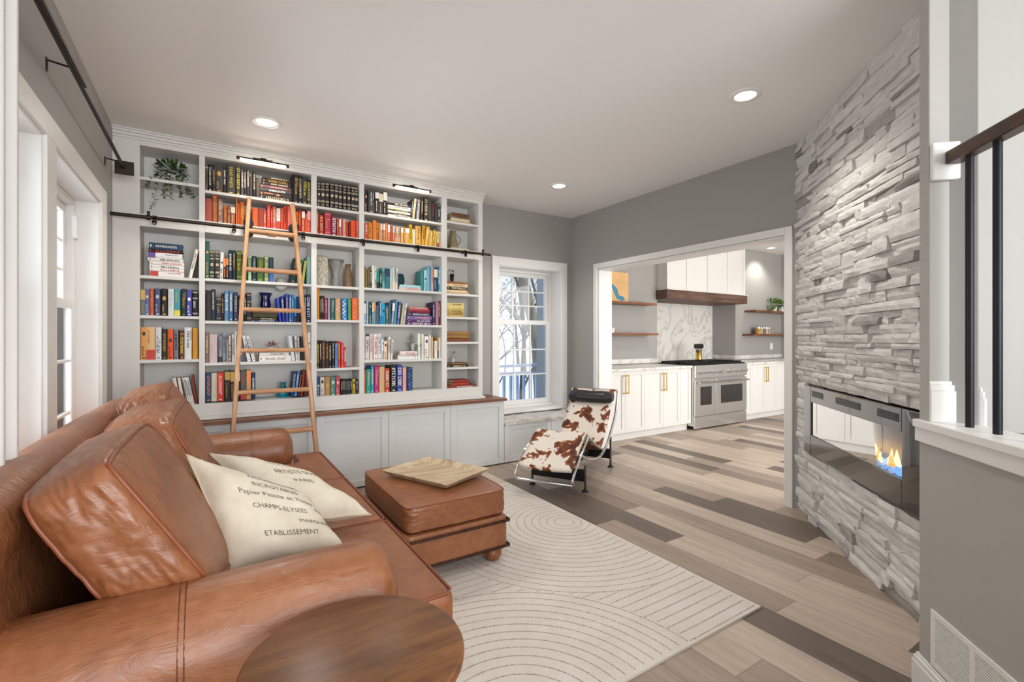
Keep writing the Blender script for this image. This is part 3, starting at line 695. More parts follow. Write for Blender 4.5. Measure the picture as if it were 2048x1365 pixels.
BOOKS = [
 ('bay', 'B1', 2.390, 'the black-book shelf under the left picture lamp', [
  (-40,15,168,0,'5e544c','tk','grey brown'),
  (-24,27,203,0,'141214','Tw:COLLEEN HOOVER','black'),
  (5,18,203,0,'2a2522','tg','dark brown'),
  (24,48,192,0,'454042','og','charcoal'),
  (74,19,197,0,'2b1a18','tw','maroon black'),
  (97,57,231,0,'3f3b3a','Ty:DEAD POETS','charcoal grey'),
  (158,31,230,0,'45443a','Ty:','olive black'),
  (192,17,204,0,'6b5550','tw','mauve brown'),
  (211,19,215,0,'2e2a2c','tw','black'),
  (231,19,216,0,'3a3638','tc','dark grey'),
  (251,19,161,0,'4b4446','pk','plum grey'),
  (273,21,210,0,'2b251f','tc','black'),
  (296,24,159,0,'5a5048','pk','umber'),
 ]),
 ('stack', 'B1', 2.390, 'the black-book stack under the left picture lamp', [
  (320,230,29,0,'2b241c','Tc:','black'),
  (320,231,31,0,'3b3634','oo','charcoal'),
  (320,230,27,0,'4a4642','tw','grey'),
  (321,229,26,0,'6b4a4c','tp','dusty mauve'),
  (335,208,21,0,'3a3032','tc','dark plum'),
  (338,206,29,0,'2a2018','Tg:','dark brown'),
  (340,200,19,0,'4b3f3c','tc','cocoa brown'),
 ]),
 ('bay', 'B1b', 2.390, 'the black-book shelf right of its flat stack', [
  (557,11,237,0,'0e0f14','pk','jet black'),
  (569,35,234,0,'26242a','tg','black'),
  (605,25,229,0,'1c1a14','Tc:','black'),
  (632,38,210,0,'3a363c','ty','slate black'),
  (673,28,214,0,'2b2430','Ty:','aubergine'),
 ]),
 ('bay', 'B2', 2.158, 'the orange-and-red shelf left of the ladder', [
  (-41,43,175,0,'a8503f','pk','brick red'),
  (5,29,207,0,'b0602c','bo','rust orange'),
  (38,34,184,0,'8f6a5e','tc','taupe'),
  (76,23,140,0,'a8603c','bo','brown orange'),
  (101,21,147,0,'8a5a44','og','brown'),
  (124,29,139,0,'b0573c','hc','terracotta'),
  (158,10,201,0,'e07a3c','tc','orange'),
  (169,15,170,0,'d05a28','py','red orange'),
  (186,31,184,0,'e0702a','ty','bright orange'),
  (218,22,91,0,'c03a22','pk','low scarlet'),
 ]),
 ('bay', 'B2b', 2.158, 'the red shelf behind the ladder rails', [
  (269,39,149,0,'d4602c','po','burnt orange'),
  (309,45,153,0,'983f2c','pk','maroon'),
 ]),
 ('bay', 'B2c', 2.158, 'the red shelf behind the ladder rails', [
  (348,20,137,0,'d05040','tc','coral red'),
  (372,27,189,0,'d4482e','tp','tomato red'),
  (400,11,164,0,'c8402a','tw','vermilion'),
  (412,27,181,0,'d4604a','tc','coral'),
  (440,30,172,0,'f0ece6','mr','white'),
  (472,17,179,0,'d8542e','py','orange red'),
  (491,26,194,0,'d04428','tk','red'),
  (521,35,198,0,'e07868','pp','salmon pink'),
  (562,19,202,0,'d8866a','pc','peach'),
 ]),
 ('bay', 'B2d', 2.158, 'the red shelf right of the ladder', [
  (583,22,162,0,'e0652c','mk','orange'),
  (606,19,177,0,'c83420','ty','scarlet'),
  (628,25,176,0,'dd5a38','hw','orange red'),
  (655,18,158,0,'e06a3c','py','orange'),
  (675,27,185,0,'d84a38','hp','red'),
 ]),
 ('bay', 'C1', 2.390, 'the matching black set above the rail', [
  (748,27,204,0,'34322f','sc','black'),
  (776,36,208,0,'34322f','sc','black'),
  (813,31,212,0,'34322f','sc','black'),
  (850,34,214,0,'34322f','sc','black'),
  (886,32,215,0,'34322f','sc','black'),
  (920,32,215,0,'34322f','sc','black'),
  (956,32,216,0,'34322f','sc','black'),
  (992,31,217,0,'34322f','sc','black'),
  (1026,33,216,0,'34322f','sc','black'),
  (1064,34,216,0,'34322f','sc','black'),
 ]),
 ('bay', 'C2', 2.158, 'the short red shelf below the black set', [
  (744,14,183,0,'e85a2a','tw','orange'),
  (765,35,163,0,'c83a1a','Tc:','scarlet'),
  (808,51,191,0,'c8404a','bp','thick rose red'),
  (862,42,165,0,'8a3050','Tw:','burgundy'),
  (907,15,150,0,'d44a38','ty','red'),
  (925,16,150,0,'d8606a','hw','pink red'),
  (942,12,148,0,'c85a70','pp','dusky pink'),
  (956,25,155,0,'e89a78','tc','peach'),
  (983,19,136,0,'c8582e','pk','rust'),
  (1006,16,114,0,'9a2430','pk','crimson'),
  (1024,42,152,0,'e8582a','pk','thick orange'),
  (1068,10,156,0,'d84a38','pk','thin red'),
  (1079,19,160,0,'e05a50','tc','coral'),
 ]),
 ('bay', 'D1', 2.395, 'the black shelf under the right picture lamp', [
  (1142,29,199,0,'2e2624','op','black'),
  (1174,57,207,0,'4a4643','tw','thick dark grey'),
  (1235,35,201,0,'2a2426','hw','black'),
  (1272,37,196,0,'3a3032','hc','brown black'),
  (1311,35,216,0,'2a1c1c','hw','dark brown'),
 ]),
 ('stack', 'D1', 2.395, 'the flat stack under the right picture lamp', [
  (1350,213,17,0,'d8d4cc','tk','white'),
  (1350,210,15,0,'3a3634','tc','dark grey'),
  (1349,214,19,0,'e4e0d8','tk','pale grey'),
  (1350,215,15,0,'2c2826','ty','black'),
  (1350,218,16,0,'e8e0d0','oy','cream'),
  (1351,217,20,0,'d8d8dc','tk','silver grey'),
  (1352,215,21,0,'1e1c1a','tc','black'),
 ]),
 ('bay', 'D1b', 2.395, 'the black shelf right of its flat stack', [
  (1567,10,186,15,'2a2826','tw','black'),
  (1582,21,194,24,'e0c8a0','oo','tan'),
  (1626,28,195,13,'8a8a90','os','silver'),
  (1664,26,210,8,'2a1c10','tc','dark brown'),
  (1703,39,232,0,'3a3228','Tc:','brown black'),
  (1745,34,224,0,'45403c','pk','charcoal'),
  (1781,32,207,0,'2c2a2e','tr','black'),
  (1817,31,181,0,'3a3c3e','pk','slate'),
  (1853,30,182,0,'2e3032','bw','black'),
 ]),
 ('bay', 'D2', 2.158, 'the orange end of the yellow shelf', [
  (1143,28,145,0,'d8502a','tw','red orange'),
  (1174,37,153,0,'d8842a','bk','amber'),
  (1216,34,180,0,'e88a3c','to','tall orange'),
  (1251,18,164,0,'d88a2a','ok','ochre'),
  (1275,13,154,0,'f0b070','tw','pale orange'),
  (1289,13,158,0,'e8905a','hw','orange'),
  (1309,17,161,0,'e8853c','hw','orange'),
  (1328,22,170,0,'e08850','po','apricot'),
  (1351,20,160,0,'e8883a','hw','orange'),
  (1372,20,147,0,'c8583c','pk','brick'),
  (1394,21,154,0,'e8825a','hs','orange'),
  (1418,15,144,0,'e8c090','tk','beige'),
  (1434,13,146,0,'f09860','hw','light orange'),
  (1451,17,151,0,'e8c8a0','tk','sand'),
  (1473,22,147,0,'f0b868','hw','pale amber'),
  (1497,18,148,0,'d89a50','bo','tan'),
 ]),
 ('bay', 'D2b', 2.158, 'the yellow end of the yellow shelf', [
  (1515,37,147,0,'ecb440','hw','yellow'),
  (1554,28,185,0,'d8b020','tk','tall yellow'),
  (1583,8,151,0,'e8c060','pk','thin gold'),
  (1592,19,143,0,'f4f0e8','pk','white'),
  (1616,54,182,0,'e8b460','tk','thick golden'),
  (1675,29,193,12,'dca830','tk','mustard'),
  (1708,34,185,19,'e8b050','tw','golden'),
  (1746,13,154,13,'e0b050','pk','thin ochre'),
  (1760,19,149,12,'e0cc60','pk','lemon'),
  (1783,21,162,16,'ecb848','ok','golden'),
  (1808,15,148,11,'e8c078','pk','straw'),
  (1832,25,152,0,'d8cc88','mr','khaki'),
  (1867,22,149,0,'e8d8b8','tk','cream'),
 ]),
 ('stack', 'E0', 2.425, 'the top right corner shelf', [
  (1941,270,13,0,'c8a878','pk','thin tan'),
  (1976,205,26,0,'d8c8a8','pk','cream'),
  (1974,203,16,0,'a89a88','tk','grey'),
  (1990,189,38,0,'6b4428','pc','torn brown leather'),
 ]),
 ('stack', 'E00', 2.158, 'the metal jug', [
  (1979,198,18,0,'d8c0a8','pk','thin pale'),
 ]),
 ('stack', 'A1', 1.725, 'the white stack beside the left upright', [
  (-372,200,37,0,'e8e4e2','mr','white'),
  (-374,202,20,0,'ece8e4','tr','white'),
  (-376,205,24,0,'e8e6e0','tk','white'),
  (-374,203,25,0,'eae4dc','tr','white'),
  (-384,208,25,0,'e4e2dc','tk','off-white'),
  (-388,206,37,0,'e8e4e0','mv','white'),
  (-380,199,24,0,'201614','Tr:','black'),
  (-378,198,46,0,'24405c','Tw:RENEGADES','blue and black'),
 ]),
 ('bay', 'A1', 1.725, 'the white-stack shelf', [
  (-142,23,214,42,'ece6da','tk','off-white'),
  (-110,13,212,14,'3a3026','pk','dark brown'),
 ]),
 ('bay', 'A2', 1.442, 'the fantasy-novel shelf by the left wall', [
  (-431,27,187,0,'5a7470','hg','teal grey'),
  (-402,29,188,0,'6a62a0','os','purple'),
  (-372,23,192,0,'c05a38','tg','orange red'),
  (-346,34,195,0,'4a5078','os','navy grey'),
  (-308,37,196,0,'1e1812','og','black'),
  (-268,36,197,0,'d8dcd8','ts','pale white'),
  (-231,37,196,0,'4a9aa8','my','turquoise'),
  (-190,32,201,0,'1c2e28','tg','dark green'),
  (-157,33,198,0,'4a4aa0','ow','violet blue'),
  (-122,37,194,0,'151515','bw','black'),
 ]),
 ('bay', 'A3', 1.125, 'the shelf with the silver LORE book', [
  (-432,36,233,0,'d89a50','ok','orange tan'),
  (-393,50,235,0,'e0b880','mr','sand'),
  (-341,36,234,0,'d8d8dc','Tk:LORE','silver'),
  (-303,30,222,0,'2a2a1c','tg','black'),
  (-271,35,219,0,'e0582c','ok','orange'),
  (-234,29,215,0,'7a7a88','tk','slate grey'),
  (-200,29,211,0,'6a3028','Ty:','maroon'),
  (-170,45,234,0,'e0e0de','tk','white'),
  (-121,34,229,0,'d8981c','to','golden'),
 ]),
 ('bay', 'A4', 0.790, 'the lowest shelf behind the leather sofa', [
  (-212,23,198,-32,'e0d8cc','pk','cream'),
  (-185,19,197,-29,'ece0d0','pk','pale'),
  (-149,10,199,-36,'ecece8','tk','white'),
  (-138,10,199,-36,'ecece8','tk','white'),
  (-127,10,199,-37,'ecece8','tk','white'),
  (-117,10,200,-37,'ecece8','tk','white'),
  (-102,12,215,-25,'a03828','pk','red'),
 ]),
 ('stack', 'A4', 0.790, 'the flat pile behind the leather sofa', [
  (-432,79,31,0,'d8d4cc','pk','cream'),
  (-432,97,49,0,'c8b040','pk','yellow'),
  (-416,88,17,0,'6c8cb0','tw','pale blue'),
  (-409,81,15,0,'2c2420','pk','black'),
 ]),
 ('bay', 'Bg', 1.730, 'the green shelf left of the ladder', [
  (-43,26,281,0,'2c5c50','og','tall teal green'),
  (-14,31,213,0,'34322f','sc','black'),
  (21,30,215,0,'34322f','sc','black'),
  (50,23,207,6,'e0dcd4','ok','white'),
  (76,15,165,0,'2c2c30','ho','small grey'),
  (93,15,166,0,'2c2c30','ho','small black'),
  (110,24,228,0,'12282c','tw','dark teal'),
  (136,22,229,0,'1c2c3c','tg','navy'),
  (163,34,228,0,'5c6c30','by','olive'),
  (202,18,213,0,'6c9058','tc','leaf green'),
 ]),
 ('bay', 'Bg2', 1.730, 'the green shelf between the ladder rails', [
  (242,22,196,0,'b0d8a0','tk','mint green'),
  (269,30,198,0,'2c3a3e','ts','dark slate'),
  (303,46,191,0,'4c6c38','ty','thick moss green'),
 ]),
 ('bay', 'Bg3', 1.730, 'the green shelf between the ladder rails', [
  (354,30,205,0,'8aa070','bc','sage'),
  (388,31,199,0,'2c4038','mb','dark green'),
 ]),
 ('bay', 'Bg4', 1.730, 'the green shelf beside the right ladder rail', [
  (539,41,205,31,'1e3438','tg','dark teal'),
  (587,27,196,26,'2c7050','tc','emerald'),
  (625,20,191,23,'c0c468','pk','lime'),
  (668,31,230,0,'7aa098','pk','grey teal'),
 ]),
 ('bay', 'Bb', 1.411, 'the blue shelf left of the ladder', [
  (-44,39,231,0,'2e2a28','pk','plain black'),
  (-3,29,240,0,'1c2c38','tc','navy black'),
  (28,36,181,0,'2a2a40','bg','navy'),
  (64,15,212,0,'1a1814','tg','black'),
  (82,29,235,0,'5c84a8','tw','steel blue'),
  (114,24,234,0,'4c7aa8','tw','blue'),
  (143,28,226,0,'44486c','tc','indigo'),
  (174,21,202,0,'2c2830','tg','black'),
  (214,14,211,0,'1c1c20','tw','black'),
  (230,34,225,0,'1e2634','bg','dark navy'),
 ]),
 ('stack', 'Bb', 1.411, 'the flat stack below the cobalt vase', [
  (261,186,14,0,'28305c','tw','navy'),
  (263,180,17,0,'3a2c24','tc','dark brown'),
  (272,173,25,0,'3c4028','pk','dark olive'),
  (270,180,35,0,'50402c','pk','brown'),
  (268,178,19,0,'34382c','tg','green black'),
 ]),
 ('bay', 'Bb2', 1.411, 'the blue shelf right of the cobalt vase', [
  (461,17,191,-22,'2c50c8','tb','royal blue'),
  (486,18,208,-14,'3a3898','tw','violet blue'),
  (508,20,232,0,'3050a0','tg','blue'),
  (534,18,227,0,'5080c0','tw','sky blue'),
  (553,14,224,0,'2c60b0','tw','blue'),
  (571,19,204,0,'2090d0','mk','bright blue'),
  (594,19,213,0,'142850','pk','midnight blue'),
  (632,12,222,0,'5880a8','tw','grey blue'),
  (649,13,229,0,'183c50','tw','petrol blue'),
  (665,33,233,0,'1c2848','Tw:','navy'),
 ]),
 ('bay', 'Bw', 1.095, 'the grey-and-white shelf left of the ladder', [
  (-45,24,232,0,'8a7468','tc','taupe'),
  (-15,51,213,0,'c8b8b8','bp','thick pinkish grey'),
  (44,25,199,0,'9090a0','mk','lilac grey'),
  (70,21,231,0,'8a9aa8','tk','blue grey'),
  (94,13,170,0,'b0a8a0','pk','small stone grey'),
  (109,16,204,0,'d8c8c4','ok','pale pink'),
  (130,17,215,0,'e8e4d8','tk','ivory'),
  (148,14,235,0,'e8ece8','pk','white'),
  (164,11,204,0,'e0d0d0','tk','blush white'),
  (187,11,202,0,'e8e4e0','mb','white'),
  (237,25,202,-38,'ecece8','tk','white'),
  (270,23,202,-43,'e8e4dc','tk','ivory'),
 ]),
 ('stack', 'Bw', 1.095, 'the pair below the small succulents', [
  (316,231,44,0,'ece6e2','Tk:book thief','white'),
  (319,213,23,0,'e8e4e0','tk','white'),
 ]),
 ('bay', 'Bw2', 1.095, 'the white shelf beside the right ladder rail', [
  (553,26,202,-26,'e4e8ec','pk','thick white'),
  (583,16,201,-10,'e8e8e4','tk','white'),
  (601,14,192,-5,'f0ece4','tk','ivory'),
  (618,19,199,0,'222222','pw','black'),
  (659,15,202,0,'e8e4dc','tk','cream'),
  (676,22,233,0,'dfe3e6','or','tall white'),
 ]),
 ('bay', 'Bz', 0.800, 'the lowest shelf left of the ladder', [
  (-45,40,216,0,'2c4468','To:DIVERGENT','navy'),
  (-4,38,216,0,'c8c4ac','tc','cream grey'),
  (34,44,218,0,'d03c34','Tw:ALLEGIANT','red'),
  (84,36,228,0,'3a3230','hg','dark brown'),
  (121,30,227,0,'3a302e','hg','dark brown'),
  (165,21,225,0,'2e2826','hc','black'),
  (189,39,226,0,'5a5a58','mr','grey'),
  (229,31,229,0,'d0a068','ho','tan'),
  (263,28,206,0,'1c2c58','tw','navy'),
 ]),
 ('bay', 'Bz2', 0.800, 'the lowest shelf beside the teal bottle', [
  (547,23,203,19,'2c3c60','ts','navy'),
  (571,20,202,23,'4080c8','tw','sky blue'),
  (594,19,197,23,'2a2018','tg','black'),
  (615,22,208,22,'7a2a20','tr','rust'),
  (644,22,212,15,'5a2024','pk','oxblood'),
 ]),
 ('bay', 'Cc', 1.437, 'the rainbow shelf below the crystal vase', [
  (744,24,270,0,'d8881c','pk','very tall orange'),
  (771,10,200,0,'2c1a10','tc','dark brown'),
  (782,13,201,0,'2c1a10','tw','dark brown'),
  (796,11,201,0,'2c1a10','tg','dark brown'),
  (809,22,184,0,'8a2c70','tp','purple'),
  (835,18,188,0,'a8a098','pk','grey'),
  (857,32,184,0,'1c6060','ts','teal'),
  (894,45,188,0,'b8985c','dp','tan'),
  (945,47,188,0,'2c78b8','ds','blue'),
  (999,31,189,0,'3c8c5c','dg','green'),
  (1037,54,192,0,'d8602c','do','orange'),
 ]),
 ('bay', 'Cr', 1.025, 'the half-empty shelf of black and red spines', [
  (742,24,231,0,'2a2824','Ty:','black'),
  (768,17,236,0,'1e1c22','tw','black'),
  (786,29,236,0,'4a2a24','to','brown'),
  (817,24,229,0,'2c2c28','tg','olive black'),
  (843,19,217,0,'2c241c','tc','dark brown'),
  (868,22,229,0,'241e1c','tc','black'),
  (893,21,212,0,'5098d0','tb','light blue'),
  (916,24,228,0,'c83a34','ty','red'),
  (943,21,217,0,'d84440','tp','bright red'),
  (965,19,177,0,'c03a3a','tw','short red'),
 ]),
 ('bay', 'Cz', 0.788, 'the lowest short shelf', [
  (740,29,161,0,'1c4c74','os','blue'),
  (772,36,162,0,'d4ccc4','ok','white'),
  (811,40,164,0,'b08048','og','tan'),
  (855,40,162,0,'4c8070','os','sea green'),
  (898,37,163,0,'b84850','op','rose red'),
  (942,11,133,0,'2c2c30','tw','slim black'),
  (954,10,133,0,'302e34','tw','slim black'),
  (966,15,132,0,'2a2a2c','ty','slim black'),
  (983,16,131,0,'2c2c38','ts','slim navy black'),
  (1000,17,130,0,'2a2a3c','ts','slim navy'),
  (1018,16,131,0,'26262a','tw','slim black'),
  (1037,28,133,0,'c8b040','ok','yellow'),
  (1068,16,130,0,'24283c','tw','dark navy'),
 ]),
 ('bay', 'Dt', 1.728, 'the teal shelf left of the blue basket', [
  (1140,11,188,0,'8c7440','pk','ochre'),
  (1152,17,167,0,'8a8040','pk','olive'),
  (1171,17,172,0,'6c5a40','tg','brown'),
  (1189,17,159,0,'34403c','tw','dark green'),
  (1208,24,201,0,'ece8d8','pk','cream'),
  (1234,15,199,0,'e0e0d0','ok','ivory'),
  (1250,24,167,0,'289a98','mk','turquoise'),
  (1278,21,162,0,'243830','tw','black green'),
  (1303,23,194,0,'78b8b8','tk','aqua'),
  (1330,38,187,0,'3c7c8c','hn','teal'),
  (1372,19,192,0,'c8dcd4','pc','pale mint'),
  (1393,27,201,0,'c8d4cc','mc','grey mint'),
  (1420,22,192,8,'dcd8d4','tk','white'),
 ]),
 ('stack', 'Dt', 1.728, 'the pair below the blue basket', [
  (1455,210,23,0,'e0c4bc','tr','blush pink'),
  (1463,202,25,0,'a8d4e0','tw','pale aqua'),
 ]),
 ('bay', 'Dt2', 1.728, 'the teal shelf right of the blue basket', [
  (1667,31,192,0,'3c8484','pk','thick teal'),
  (1701,27,198,0,'a8dce8','ok','pale aqua'),
  (1730,21,232,0,'78b8b8','pk','aqua'),
  (1754,16,246,0,'70a8dc','pk','sky blue'),
  (1772,23,228,0,'c8a8b0','tr','lilac'),
  (1800,39,222,0,'183c50','hc','petrol'),
  (1843,30,241,0,'20709c','tw','blue'),
  (1875,13,244,0,'a0c4c4','pk','grey aqua'),
 ]),
 ('bay', 'Dp', 1.405, 'the sky-blue shelf', [
  (1138,18,186,0,'90b0d0','hw','light blue'),
  (1160,18,205,0,'b0c8d8','po','ice blue'),
  (1184,18,199,0,'285868','oc','petrol'),
  (1208,15,200,0,'40a0b8','hc','aqua'),
  (1224,17,204,0,'50a0b8','ho','orange and blue'),
  (1243,30,170,0,'506070','pk','slate'),
  (1277,17,210,0,'2c80b0','tw','blue'),
  (1295,32,185,0,'28a0cc','ok','cyan'),
  (1331,29,171,0,'4a5850','tc','grey green'),
  (1362,19,203,0,'3c6078','pk','denim blue'),
  (1383,21,200,14,'7aa0b0','hw','dusty blue'),
  (1408,21,232,18,'6090a8','pk','tall dusty blue'),
  (1436,22,210,22,'4868a0','tw','blue'),
  (1471,18,197,24,'c8b890','tc','sand'),
  (1493,20,201,24,'d8dce8','ob','white and blue'),
 ]),
 ('stack', 'Dp', 1.405, 'the purple stack below the pig planter', [
  (1537,242,26,0,'6a3878','Tw:','purple'),
  (1537,240,21,0,'4a3060','tw','dark purple'),
  (1535,244,38,0,'7c6494','tp','mauve'),
  (1547,217,25,0,'3c3860','Tw:','indigo'),
  (1555,207,21,0,'6c2440','tr','wine'),
  (1557,200,14,0,'b84858','pk','red pink'),
  (1555,185,18,0,'d07870','tc','salmon'),
 ]),
 ('bay', 'Dp2', 1.405, 'the purple end beside the pig planter', [
  (1787,30,220,0,'382048','tw','dark purple'),
  (1820,31,229,0,'a87890','pk','mauve pink'),
  (1856,28,235,0,'5c2c20','tc','brown'),
 ]),
 ('bay', 'Dw', 1.084, 'the white shelf left of the trailing plant', [
  (1138,11,234,0,'e8e0dc','tk','thin white'),
  (1151,33,212,0,'e8dcd8','tk','blush white'),
  (1189,28,234,0,'e0d4cc','tn','cream'),
  (1221,39,234,0,'e8dcd8','Tr:','white'),
  (1263,32,235,0,'dce0dc','Tb:','pale white'),
  (1297,17,186,0,'f0ece8','ok','white'),
  (1316,29,171,0,'ecd0b4','ok','peach'),
  (1354,18,209,6,'e4e2de','tk','white'),
  (1376,19,182,10,'dcd6cc','tk','stone'),
 ]),
 ('stack', 'Dw', 1.084, 'the stack below the trailing plant', [
  (1448,189,33,0,'ece8e6','pk','white'),
  (1451,183,8,0,'d8c8c4','tk','thin pink white'),
  (1467,163,31,0,'ecdcd8','tr','blush white'),
 ]),
 ('bay', 'Dw2', 1.084, 'the cream shelf right of the trailing plant', [
  (1640,29,240,0,'dfe4d8','pk','thick mint white'),
  (1676,23,233,0,'ece4d6','tc','cream'),
  (1707,42,215,0,'ece8e4','on','thick white'),
  (1754,18,225,0,'ece0d0','tc','ivory'),
  (1776,15,209,0,'e0c8a0','pk','sand'),
  (1808,28,170,0,'e8e2d4','ts','short ivory'),
  (1839,19,201,0,'d89a50','mk','orange tan'),
  (1862,22,201,0,'e4e0d6','pk','white'),
 ]),
 ('bay', 'Dz', 0.790, 'the bright lowest shelf right of the rose spine', [
  (1138,16,207,0,'d0582c','tg','orange'),
  (1158,40,214,0,'28a08c','tc','sea green'),
  (1202,24,242,0,'40a0d0','tw','sky blue'),
  (1230,39,239,0,'b83870','tp','magenta'),
  (1273,47,232,0,'ccae7c','pk','beige'),
  (1324,44,216,0,'c03c28','Tw:','brick red'),
  (1381,49,240,0,'2c2c2c','Tw:','black'),
  (1438,49,242,0,'2848a8','Tw:','royal blue'),
  (1493,36,221,0,'e8a8a0','bp','pink'),
  (1533,54,218,0,'1c2c4c','db','navy floral'),
 ]),
 ('stack', 'E1', 1.718, 'the stack below the small black pot', [
  (1937,242,15,0,'c8a888','pk','thin pale'),
  (1937,222,23,0,'e0c8a0','pk','cream'),
  (1937,222,30,0,'3c2818','Tc:','dark brown'),
  (1937,222,29,0,'e4c8a0','tk','cream'),
  (1937,222,22,0,'8a5a34','pc','worn brown'),
 ]),
 ('stack', 'E2', 1.489, 'the old yellow stack beside the wooden arch', [
  (1937,183,21,0,'c8a868','pk','tan'),
  (1937,183,22,0,'b89c50','tk','ochre'),
  (1937,183,31,0,'c0a858','tk','mustard'),
  (1937,183,33,0,'d8c880','tg','pale yellow'),
  (1937,183,30,0,'d8c078','tk','straw'),
 ]),
 ('stack', 'E3', 1.244, 'the brown leather stack', [
  (1937,244,35,0,'7a4430','pk','red brown'),
  (1937,242,31,0,'8a6430','tg','gilded brown'),
  (1937,244,35,0,'94683c','tg','tan leather'),
 ]),
 ('stack', 'E4', 0.994, 'the pair below the dried flowers', [
  (1937,235,21,0,'33241c','tc','black brown'),
  (1937,222,21,0,'5a4430','tg','olive brown'),
 ]),
 ('stack', 'E5', 0.780, 'the red pile in the bottom corner', [
  (1937,317,33,0,'7c3428','tw','oxblood'),
  (1995,180,24,0,'b04028','pk','orange red'),
  (1995,180,30,0,'8a2c20','pk','dark red'),
 ]),
]

# ---------------------------------------------------------------- books
TXT = dict(w='f2f0ea', c='e6d6b4', g='c9a050', y='e0cf3c', k='26221f', o='e8863c', p='e6a3a8', s='c2c6cc', b='3868b0', r='c23a2c', n='22365a', v='6a4a90')
TNAME = dict(w='white', c='cream', g='gold', y='yellow', k='dark', o='orange', p='pink', s='silver', b='blue', r='red', n='navy', v='violet')
BCOL = {}
def bmat(h, kind='cover'):
    k = 'cloth_'+h
    if k not in MATS:
        mat(k, h, 0.52, spec=0.4, bump=0.05, bscale=200)
    return MATS[k]
BAYX = {'A': (-0.425, -0.082), 'B': (-0.041, 0.696), 'C': (0.742, 1.088), 'D': (1.134, 1.871), 'E': (1.928, 2.273)}
def glyphs(m, L, H, mi, rd, plane, big=False):
    """a line of small unreadable letter marks of length L and height H, in local (s, t) mapped by plane"""
    s = 0.0
    while s < L-H*0.5:
        wl = H*rd.uniform(0.45, 0.8)
        if rd.random() < 0.13: s += wl*0.6; continue
        k = rd.random()
        bars = []
        th = H*0.2 if big else H*0.24
        if k < 0.4: bars = [(0, 0, th, H), (wl-th, 0, wl, H), (0, H*.4, wl, H*.6)]
        elif k < 0.7: bars = [(0, 0, th, H), (0, 0, wl, th), (0, H-th, wl, H)]
        else: bars = [(wl*.4, 0, wl*.4+th, H), (0, H-th, wl, H)]
        for (a, b, c, d) in bars:
            m.add([plane(s+a, b), plane(s+c, b), plane(s+c, d), plane(s+a, d)], [(0, 1, 2, 3)], mi)
        s += wl+H*0.18
def real_text(m, txt, L, H, mi, plane, stack=False):
    if stack:      # letters one under another
        n = len(txt); step = L/n
        for i, ch in enumerate(txt):
            vs, fs, w, h = text_geo(ch); k = min(H/w, step*0.8/h)
            m.add([plane(L-step*i-step+(v[1])*k+0.1*step, (H-w*k)/2+v[0]*k) for v in vs], fs, mi)
        return
    vs, fs, w, h = text_geo(txt); k = min(L/w, H/h); kx = L/w if L/w < k*2.2 else k*2.2
    m.add([plane(v[0]*kx+(L-w*kx)/2, v[1]*k+(H-h*k)/2) for v in vs], fs, mi)
